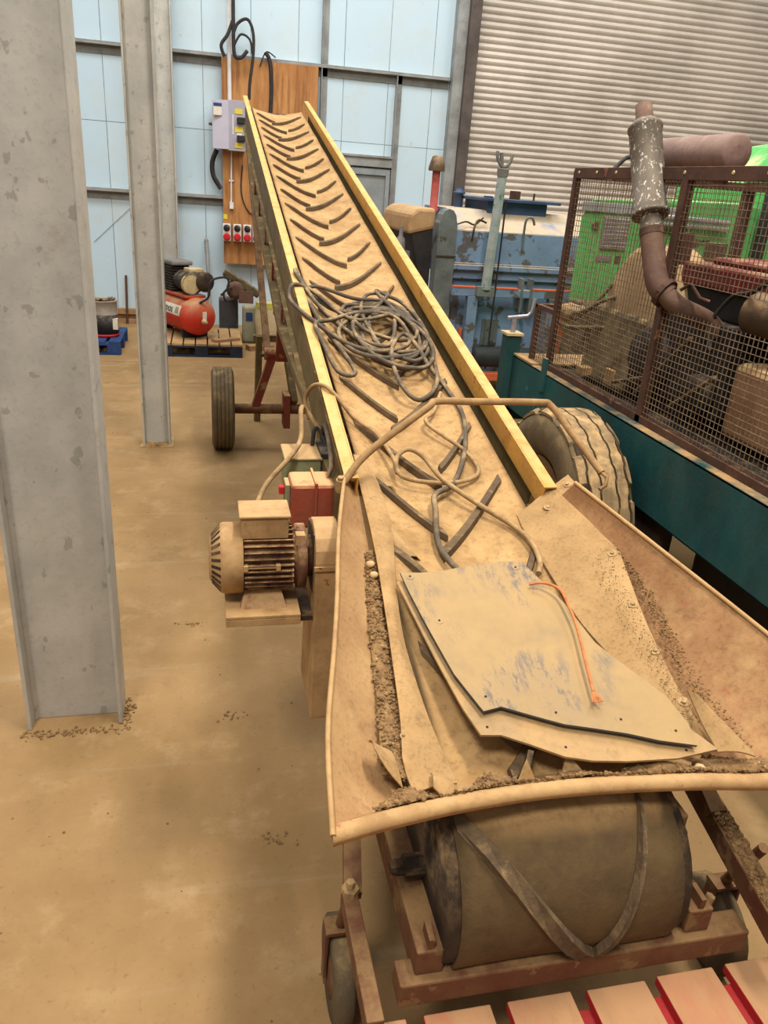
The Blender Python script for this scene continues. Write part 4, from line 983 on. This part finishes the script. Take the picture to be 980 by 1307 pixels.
# grey end casting with arched top
pr = [(1.97, BY-.06, .40), (2.14, BY-.06, .40), (2.14, BY-.06, 1.68)]
for i in range(7):
    a = PI*i/6; pr.append((2.055+math.cos(a)*.075, BY-.06, 1.70+math.sin(a)*.10))
pr += [(1.97, BY-.06, 1.68)]
ec = MB().prism(pr, (0, .16, 0)).build('end_casting', 'blue_grey', bm_, bevel=.006)
MB().bx(1.965, 2.145, BY-.07, BY-.06, 1.40, 1.415).build('casting_seam', 'dark_steel', ec)
MB().prism([(1.74, BY+.1, 1.56), (1.98, BY+.1, 1.62), (1.98, BY+.1, 1.79), (1.82, BY+.1, 1.79), (1.745, BY+.1, 1.73)], (0, 1.1, 0)).build('tan_cowl', 'tan_cowl', bm_, bevel=.03)
MB().prism([(1.78, BY+.12, 1.57), (1.97, BY+.12, 1.62), (1.97, BY+.12, 1.0), (1.90, BY+.12, 1.1)], (0, 1.0, 0)).build('intake_throat', 'black', bm_)
MB().lathe((1.70, BY+.2, 1.42), (0, 0, 1), [(0, .05), (.1, .04), (.12, .02), (.2, .015)], 12).bx(1.66, 1.78, BY+.15, BY+.25, 1.2, 1.42).build('oil_filler', 'window_grey', bm_)
rp = MB().lathe((2.09, 7.5, 1.75), (0, 0, 1), [(0, .05), (.03, .05), (.03, .037), (.36, .037)], 16).build('exhaust_stack', 'red_pipe', bm_)
MB().lathe((2.09, 7.5, 2.10), (0, 0, 1), [(0, .076), (.035, .076), (.12, .05), (.13, .03)], 20).build('rain_cap', 'engine_brown', rp)
MB().lathe((2.42, 7.8, 1.80), (0, 0, 1), [(0, .04), (.12, .04), (.12, .06), (.14, .06), (.14, .035), (.18, .035)], 14).build('filler_neck', 'blue_dark', bm_)
MB().lathe((2.62, 7.5, 1.80), (0, 0, 1), [(0, .03), (.1, .03), (.1, .045), (.12, .045)], 14).build('filler_neck', 'blue_dark', bm_)
# lower frame
MB().bx(2.12, 3.5, BY-.16, BY-.10, 1.09, 1.16).build('front_rail', 'blue_paint', bm_, bevel=.004)
MB().bx(2.12, 2.74, BY-.165, BY-.10, 1.16, 1.172).bx(2.87, 3.5, BY-.165, BY-.10, 1.16, 1.172).build('rail_edge', 'orange_paint', bm_)
for x in (2.76, 2.85): MB().bx(x, x+.022, BY-.17, BY-.06, .96, 1.26).build('bracket_plate', 'blue_grey', bm_, bevel=.003)
for x in (2.27, 3.05): MB().bx(x, x+.095, BY-.16, BY-.08, .35, 1.09).build('front_leg', 'blue_paint', bm_, bevel=.004)
MB().bx(2.14, 3.5, BY+.05, BY+.10, .35, 1.22).build('lower_panel', 'blue_paint', bm_)
MB().bx(2.5, 2.66, BY+.035, BY+.049, .62, .86).build('access_plate', 'blue_grey', bm_)
MB().bar((3.02, BY-.36, .30), (3.14, BY-.36, 1.06), .06, .06, (0, 1, 0)).build('orange_stay', 'orange_paint', bm_, bevel=.004)
MB().bar((2.235, BY-.10, .4), (2.245, BY-.10, .80), .03, .03, (0, 1, 0)).build('orange_stay', 'orange_paint', bm_)
MB().lathe((2.36, BY-.2, .56), UX, [(0, .03), (.0, .085), (.02, .09), (.70, .09), (.72, .085), (.72, .03)], 24).build('rubber_roller', 'galv_dark', bm_)
MB().bx(2.0, 3.5, BY-.30, BY-.22, .36, .43).build('bottom_rail', 'orange_paint', bm_, bevel=.004)
for x in (2.1, 3.3):
    for y in (BY-.28, 8.1): MB().bx(x, x+.1, y, y+.1, 0, .38).build('leg', 'blue_paint', bm_)
MB().bx(2.05, 3.5, BY-.2, 8.25, .33, .37).build('base_frame', 'blue_paint', bm_)
# forked prop
pv0, pv1 = V((2.41, BY-.2, 1.16)), V((2.425, BY-.25, 2.10))
pa = (pv1-pv0).normalized()
po = MB().lathe(pv0, pa, [(0, .045), (.93, .042)], 8, False).build('prop_tube', 'prop', bm_)
MB().lathe(pv0+pa*.92, pa, [(0, .046), (.06, .05), (.065, .03)], 12, False).tube(smooth_path([(2.36, BY-.25, 2.27), (2.365, BY-.25, 2.22), (2.40, BY-.25, 2.165), (2.44, BY-.25, 2.155), (2.475, BY-.25, 2.185), (2.495, BY-.25, 2.25)], 5), .014, 8).tube([(2.41, BY-.25, 2.16), (2.395, BY-.25, 2.26)], .016, 6).build('prop_fork', 'window_grey', po)
MB().bx(2.33, 2.49, BY-.22, BY-.15, 1.10, 1.18).build('prop_foot', 'blue_grey', po)
MB().tube([(2.50, BY-.21, 1.9), (2.50, BY-.21, 1.5), (2.495, BY-.2, .45)], .008, 6).build('hanging_chain', 'black', bm_)
MB().tube(smooth_path([(2.16, BY-.005, 1.68), (2.25, BY+.05, 1.70), (2.33, BY+.05, 1.68), (2.42, BY+.1, 1.74)], 5), .008, 6).tube(smooth_path([(2.30, BY-.01, 1.55), (2.31, BY-.01, 1.66), (2.36, BY+.05, 1.72), (2.44, BY+.06, 1.70)], 5), .009, 6).build('wiring', 'dark_steel', bm_)

# ------------------------------------------------------------------ electrics on the back wall
def W2(px, py, d=.05): return V((.232+(px-283)*.00966, WY-d, 3.236-(py-75)*.0092+(px-283)*.0008))
o = MB().bx(.225, 1.415, WY-.125, WY-.105, .84, 3.25).build('plywood_panel', 'ply', bevel=.002); tag(o, 'tall orange plywood backboard fixed to the blue wall behind the conveyor', 'board')
PY = WY-.125
db = thing('distribution_board', (.30, PY, 2.2), 'grey electrical distribution board mounted on the plywood backboard', 'switchboard')
MB().bx(.29, .50, PY-.17, PY, 2.215, 2.78).bx(.12, .29, PY-.10, PY, 2.235, 2.77).build('cabinet_body', 'db_grey', db, bevel=.004)
dd = MB().bar((.30, PY-.175, 2.5), (.105, PY-.11, 2.5), .012, .545).build('cabinet_door', 'db_door', db, bevel=.003)
MB().bx(.118, .218, PY-.165, PY-.158, 2.60, 2.735).build('door_notice', 'white_label', dd)
MB().bx(.118, .218, PY-.168, PY-.165, 2.70, 2.735).build('notice_heading', 'blue_pallet', dd)
MB().lathe((.10, PY-.11, 2.5), (-1, 0, 0), [(0, .02), (.015, .02), (.02, .012), (.04, .018)], 10).build('door_latch', 'dark_steel', dd)
for z in (2.66, 2.46, 2.28): MB().bx(.375, .47, PY-.176, PY-.17, z-.03, z+.03).build('warning_label', 'yellow', db)
MB().bx(.345, .36, PY-.176, PY-.17, 2.40, 2.62).bx(.40, .46, PY-.178, PY-.172, 2.36, 2.42).build('white_strip', 'white_plastic', db)
for z in (2.56, 2.36): MB().bx(.40, .50, PY-.22, PY-.17, z-.035, z+.035).build('isolator_switch', 'black', db, bevel=.008)
o = MB().tube([(.318, PY-.03, 2.785), (.318, PY-.03, 5.2)], .026, 12).build('conduit_pipe', 'white_plastic'); tag(o, 'thick white vertical conduit rising from the top of the distribution board', 'pipe')
o = MB().tube([(.335, PY-.015, 2.21), (.325, PY-.015, 1.60)], .010, 8).bx(.30, .36, PY-.02, PY, 1.86, 1.875).bx(.305, .355, PY-.05, PY, 1.53, 1.61).build('conduit_drop', 'white_plastic'); tag(o, 'thin white conduit dropping from the distribution board to a small socket end', 'pipe')
sock0 = None
places = ['leftmost', 'second from left', 'third from left', 'rightmost']
for i, x in enumerate((.264, .40, .53, .65)):
    t = thing('power_socket', (x, PY, 1.235), 'red and white power socket, %s in the row on the plywood' % places[i], 'socket', 'power sockets on the plywood')
    if sock0 is None:
        MB().bx(x-.052, x+.052, PY-.07, PY, 1.13, 1.345).build('socket_body', 'white_plastic', t, bevel=.008)
        MB().lathe((x, PY-.07, 1.295), (0, -1, 0), [(0, .042), (.012, .042), (.02, .03), (.035, .02)], 18).build('socket_dial', 'black', t)
        MB().lathe((x, PY-.07, 1.185), (0, -1, 0), [(0, .047), (.03, .046), (.035, .03)], 18).build('socket_cover', 'socket_red', t)
        sock0 = t
    else:
        for c in list(sock0.children):
            d = c.copy(); COL.objects.link(d); d.parent = t
o = MB().bx(.225, .275, PY-.004, PY, 1.40, 1.46).build('warning_sticker', 'yellow'); tag(o, 'small yellow warning sticker on the plywood above the row of sockets', 'sticker')
o = MB().tube(smooth_path([W2(296, 35, .26), W2(290, 50, .26), W2(282, 62, .26), W2(286, 75, .25)], 6), .02, 8).tube(smooth_path([W2(296, 52, .27), W2(302, 38, .27), W2(314, 33, .27), W2(321, 48, .27), W2(321, 75, .26), W2(317, 105, .26), W2(316, 125, .25)], 6), .018, 8).tube(smooth_path([W2(298, 62, .28), W2(306, 50, .28), W2(317, 56, .28), W2(320, 72, .27)], 6), .013, 8).tube(smooth_path([W2(297, 0, .26), W2(297, 40, .26), W2(298, 72, .26), W2(306, 76, .26), W2(314, 68, .26)], 6), .022, 8).build('cable_bundle', 'black_cable'); tag(o, 'black cables looping above the plywood beside the white conduit', 'cable')
o = MB().tube(smooth_path([W2(337, 68, .16), W2(343, 80, .16), W2(345, 110, .15), W2(344, 142, .15)], 6), .024, 8).tube(smooth_path([W2(350, 74, .15), W2(338, 68, .16), W2(330, 85, .15)], 6), .008, 6).build('ragged_cable', 'black_cable'); tag(o, 'ragged dark cable hanging down the upper middle of the plywood', 'cable')
o = MB().tube(smooth_path([W2(275, 185, .14), W2(269, 200, .13), W2(270, 218, .13), W2(280, 235, .13)], 6), .03, 8).build('flexible_conduit', 'black'); tag(o, 'black flexible conduit bulging left of the plywood below the distribution board', 'pipe')
o = MB().tube(smooth_path([W2(308, 205, .135), W2(306, 235, .135), W2(310, 255, .135), W2(318, 268, .135), W2(326, 271, .135)], 6), .008, 6).build('thin_cable', 'black_cable'); tag(o, 'thin dark cable curving across the plywood above the sockets', 'cable')
o = MB().tube([(.04, WY-.35, .0), (.0, WY-.02, 1.12)], .022, 8).lathe((.0, WY-.02, 1.10), (0, 0, 1), [(0, .026), (.02, .026), (.03, .01), (.07, .008)], 8).build('steel_rod', 'rail_steel'); tag(o, 'tall thin steel rod leaning against the blue wall left of the plywood', 'rod')
o = MB().tube([(-1.06, WY-.12, .0), (-1.05, WY-.03, .62)], .016, 6).build('rusty_stake', 'rusty'); tag(o, 'short rusty stake leaning on the blue wall between the first two columns', 'rod')
o = MB().tube([(-1.42, WY-.012, 1.02), (-.88, WY-.012, 1.52)], .0035, 5).build('wall_wire', 'rail_steel'); tag(o, 'thin wire slanting across the blue wall left of the middle column', 'wire')

# ------------------------------------------------------------------ compressor on its pallet
def pallet(name, loc, w, d, h, label, mtop, mside, n, gap=.25):
    t = thing(name, loc, label, 'pallet'); X, Y, Z = loc
    bw = w/(n-gap)
    for i in range(n):
        x = X-w/2+i*bw; MB().bx(x, x+bw*(1-gap), Y-d/2, Y+d/2, h-.022, h).build('deck_board', mtop, t)
    for y in (Y-d/2, Y-.05, Y+d/2-.1):
        MB().bx(X-w/2, X+w/2, y, y+.1, h-.044, h-.022).build('bearer', mside, t)
        MB().bx(X-w/2, X+w/2, y, y+.1, 0, .022).build('bottom_board', mside, t)
        for x in (X-w/2, X-.07, X+w/2-.14): MB().bx(x, x+.14, y, y+.1, .022, h-.044).build('pallet_block', mside, t)
    return t
pallet('wooden_pallet', (-.08, 9.52, 0), .92, 1.05, .15, 'dark blue wooden pallet carrying the red air compressor', 'pallet_top', 'navy_wood', 7, .12)
cp = thing('air_compressor', (-.2, 9.55, .15), 'red air compressor with cylindrical tank and black motor on a pallet', 'compressor')
ca = V((.46, -.888, 0)); cs = V((.888, .46, 0)); cc0 = V((-.30, 9.68, .40)); ce = cc0+ca*.5
tk = MB().lathe(cc0-ca*.52, ca, [(0, .02), (.02, .10), (.06, .17), (.10, .20), (.13, .21), (.94, .21), (.97, .20), (1.01, .165), (1.04, .10), (1.055, .02)], 36).build('tank', 'comp_red', cp)
# side label with lettering, curved round the tank
rows = []
for i in range(9):
    a = math.radians(-22+34*i/8-180+0)
    rows.append([cc0+ca*t+(cs*-1*math.cos(math.radians(-14+36*i/8))*.0) for t in (0, 1)])
lab = MB(); rows = []
sd = -cs if (-cs).y < 0 else cs
for i in range(9):
    a = math.radians(2+32*i/8); dirv = sd*math.cos(a)+V((0, 0, 1))*math.sin(a)
    rows.append([cc0+ca*t+dirv*.2115 for t in (-.15, .05, .2, .36)])
lab.grid(rows)
lo = lab.build('tank_label', 'white_label', tk)
lg = MB(); rows = []
for i in range(5):
    a = math.radians(8+20*i/4); dirv = sd*math.cos(a)+V((0, 0, 1))*math.sin(a)
    rows.append([cc0+ca*t+dirv*.2125 for t in (.24, .28, .32)])
lg.grid(rows).build('label_emblem', 'grey_green_plastic', lo)
a = math.radians(18); dirv = sd*math.cos(a)+V((0, 0, 1))*math.sin(a); upv = (V((0, 0, 1))-dirv*dirv.z).normalized(); rx = upv.cross(dirv)
Rm = Matrix((rx, upv, dirv)).transposed()
text('mos', cc0+ca*.08+dirv*.2135, Rm, .12, 'ink', lo)
MB().bx(0, 0, 0, 0, 0, 0)
el = MB().box(ce+ca*.028+V((.02, -.0, .03)), (.05, .006, .09), Matrix.Rotation(math.atan2(-ca.x, ca.y)+PI, 3, 'Z')).build('end_label', 'white_label', tk)
MB().lathe(ce+ca*.05+V((.0, 0, -.03)), ca, [(0, .03), (.02, .03), (.02, .015), (.07, .015)], 10).build('drain_valve', 'cream_metal', tk)
for t in (-.35, .30):
    MB().box(cc0+ca*t-V((0, 0, .2)), (.30, .05, .10), Matrix.Rotation(math.atan2(ca.y, ca.x)+PI/2, 3, 'Z')).build('tank_foot', 'black', tk)
Rc = Matrix((ca, ca.cross(V((0, 0, 1)))*-1, V((0, 0, 1)))).transposed()
MB().box(cc0+ca*.03+V((0, 0, .215)), (.66, .26, .03), Rc).build('motor_mount', 'comp_red', cp, bevel=.004)
pb = MB().box(cc0-ca*.12+V((0, 0, .385)), (.24, .22, .30), Rc)
po_ = pb.build('pump_block', 'black', cp, bevel=.01)
fins = MB()
for i in range(9): fins.box(cc0-ca*.12+V((0, 0, .26+i*.03)), (.27, .25, .008), Rc)
fins.build('pump_fins', 'dark_steel', po_)
MB().box(cc0-ca*.10+V((0, 0, .555)), (.32, .26, .05), Rc).build('pump_cover', 'window_grey', po_, bevel=.015)
mtr = MB().lathe(cc0+ca*.02+V((0, 0, .37)), ca, [(0, .11), (.24, .125), (.26, .13), (.30, .13), (.32, .10), (.33, .05)], 28).build('electric_motor', 'black', cp)
MB().lathe(cc0+ca*.34+V((-.05, 0, .36)), ca, [(0, .115), (.0, .105), (.04, .10), (.04, .115)], 24).build('motor_end_ring', 'cream_metal', mtr)
MB().lathe(cc0+ca*.24+V((.14, 0, .38)), ca, [(0, .06), (.02, .11), (.06, .115), (.08, .10), (.08, .04)], 22).build('fan_housing', 'dark_steel', mtr)
MB().box(cc0+ca*.22+V((.05, 0, .50)), (.16, .18, .05), Rc).build('motor_hood', 'cream_metal', mtr, bevel=.012)
MB().tube(smooth_path([ce+V((-.02, 0, .17)), ce+V((.08, -.0, .24)), ce+V((.10, 0, .40)), ce+V((.20, .05, .45)), ce+V((.30, .1, .44)), ce+V((.30, .1, .34)), ce+V((.22, .08, .25))], 6), .013, 8).build('air_hose', 'black_cable', cp)
o = MB().bar((.06, 9.12, .165), (.34, 9.3, .165), .10, .03).build('timber_offcut', 'timber'); tag(o, 'short timber offcut lying on the pallet at the right of the red tank', 'timber')
o = MB().bar((.46, 9.44, .03), (.76, 9.54, .03), .14, .06).build('timber_plank', 'timber'); tag(o, 'timber plank lying on the floor under the grey-green container and sack', 'timber')
# clutter against the wall, right of the compressor
cn = thing('jerrycan', (.26, 10.3, 0), 'dark grey plastic container standing behind the end of the red tank', 'container')
MB().bx(.14, .38, 10.2, 10.4, 0, .50).build('can_body', 'dk_grey_plastic', cn, bevel=.03)
MB().lathe((.2, 10.3, .50), (0, 0, 1), [(0, .035), (.05, .035)], 14).build('can_cap', 'white_plastic', cn)
cn = thing('plastic_canister', (.50, 9.95, .0), 'grey-green plastic canister with a blue label beside the dusty sack', 'container')
MB().bx(.42, .60, 9.87, 10.03, 0, .46).build('can_body', 'grey_green_plastic', cn, bevel=.03)
MB().bx(.46, .54, 9.865, 9.87, .28, .38).build('can_label', 'blue_pallet', cn)
sk2 = thing('paper_sack', (.76, 9.8, 0), 'dusty white sack with yellow-green top band standing behind the conveyor leg', 'sack')
rows = []
for i in range(8):
    z = .52*i/7; b = 1-.12*math.sin(PI*i/7)*0+.05*math.sin(PI*i/7); rows.append([(.77+.19*b*math.cos(a)*(1+.04*math.sin(3*a+i)), 9.8+.12*b*math.sin(a), z) for a in [2*PI*k/20 for k in range(21)]])
MB().grid(rows).prism([rows[-1][k] for k in range(20)], (0, 0, .002)).build('sack_body', 'sack', sk2)
MB().grid([[(.77+.195*math.cos(a), 9.8+.125*math.sin(a), z) for a in [2*PI*k/20 for k in range(21)]] for z in (.46, .525)]).build('sack_band', 'sack_top', sk2)
MB().lathe((.82, 9.685, .42), (0, -1, 0), [(0, .045), (.008, .045)], 14).build('red_mark', 'red_ink', sk2)
pt = thing('machine_head', (.38, 10.15, .50), 'broken rusty machine head tipped on top of the plastic containers', 'machine part')
R30 = Matrix.Rotation(.55, 3, 'Y')
MB().box((.42, 10.1, .70), (.50, .14, .09), R30).build('casting', 'engine_olive', pt, bevel=.015)
MB().lathe((.34, 10.1, .62), (0, -1, 0), [(-.08, .05), (-.08, .11), (.08, .11), (.08, .05)], 18).bx(.38, .56, 10.0, 10.14, .47, .62).build('rusty_hub', 'exhaust', pt)
MB().tube(smooth_path([(.30, 10.0, .66), (.2, 9.98, .60), (.22, 9.98, .5), (.32, 9.99, .52)], 6), .014, 6).build('cable', 'black_cable', pt)
fc = thing('fuel_can', (1.0, 9.5, 0), 'faded red plastic fuel can on the floor seen between the conveyor legs', 'container')
MB().bx(.86, 1.14, 9.4, 9.62, 0, .44).build('can_body', 'fuel_red', fc, bevel=.03)
MB().tube(smooth_path([(.93, 9.51, .43), (.94, 9.51, .49), (1.06, 9.51, .49), (1.07, 9.51, .43)], 5), .014, 8).build('can_handle', 'fuel_red', fc)
MB().lathe((.90, 9.51, .44), (0, 0, 1), [(0, .03), (.04, .03)], 12).build('can_cap', 'black', fc)
# left : blue pallet with a tin drum
pallet('wooden_pallet', (-1.42, 9.45, 0), .92, .9, .15, 'bright blue wooden pallet under the paint drum by the nearest column', 'blue_pallet', 'blue_pallet', 6)
dr_ = thing('paint_drum', (-1.15, 9.35, .15), 'black and silver paint drum on the blue pallet beside the nearest column', 'drum')
MB().lathe((-1.15, 9.35, .155), (0, 0, 1), [(0, .0), (0, .15), (.24, .15), (.245, .153), (.25, .15), (.38, .15), (.385, .155), (.395, .155), (.395, .14), (.38, .13), (.38, 0)], 32).build('drum_shell', 'tin', dr_)
MB().lathe((-1.15, 9.35, .185), (0, 0, 1), [(0, .1505), (0, .152), (.21, .152), (.21, .1505)], 32).build('drum_wrap', 'black', dr_)
MB().lathe((-1.15, 9.35, .156), (0, 0, 1), [(0, .1505), (0, .1525), (.028, .1525), (.028, .1505)], 32).build('drum_band', 'socket_red', dr_)
MB().bx(-1.05, -.997, 9.235, 9.30, .24, .36).build('drum_label', 'white_label', dr_)
mb = MB(); random.seed(3)
for i in range(9): mb.ico((-1.15+random.uniform(-.09, .09), 9.35+random.uniform(-.09, .09), .545+random.uniform(0, .02)), .04, 1, .4, .5)
mb.build('drum_contents', 'engine_brown', dr_)

# ------------------------------------------------------------------ light : roof lights and an added fill lamp behind the camera
w = bpy.data.worlds.new('world'); SC.world = w; w.use_nodes = True
nt = w.node_tree; bgn = nt.nodes['Background']
tcw = nt.nodes.new('ShaderNodeTexCoord'); sx_ = nt.nodes.new('ShaderNodeSeparateXYZ'); rw = nt.nodes.new('ShaderNodeMapRange')
rw.inputs['From Min'].default_value = 0; rw.inputs['From Max'].default_value = .55; rw.inputs['To Min'].default_value = .12; rw.inputs['To Max'].default_value = .46
nt.links.new(tcw.outputs['Generated'], sx_.inputs[0]); nt.links.new(sx_.outputs['Z'], rw.inputs['Value']); nt.links.new(rw.outputs['Result'], bgn.inputs['Strength'])
bgn.inputs[0].default_value = (1.0, .97, .93, 1)
def area(name, loc, sx, sy, e, col, tilt=(0, 0, 0)):
    l = bpy.data.lights.new(name, 'AREA'); l.shape = 'RECTANGLE'; l.size = sx; l.size_y = sy; l.energy = e; l.color = col
    o = bpy.data.objects.new(name, l); COL.objects.link(o); o.location = loc; o.rotation_euler = tilt; o['kind'] = 'helper'; return o
area('roof_light', (1.75, 1.7, 6.6), .5, 2.6, 340, (1, .92, .80))
area('roof_light', (-2.6, 6.0, 7.4), 1.3, 5, 170, (1, .95, .88))
area('roof_light', (1.0, 7.6, 7.4), 5, 1.6, 400, (1, .98, .96))
area('roof_light', (5.5, 6.5, 7.4), 1.4, 5, 240, (1, .95, .88))
area('front_fill_lamp', (-1.6, -1.6, 6.8), 1.2, 1.2, 330, (1, .95, .87), (math.radians(22), 0, math.radians(-12)))  # unseen fill, added to brighten the columns and front faces
vs_ = SC.view_settings; vs_.view_transform = 'Standard'; vs_.look = 'None'; vs_.exposure = -.1; vs_.gamma = 1; vs_.use_curve_mapping = False
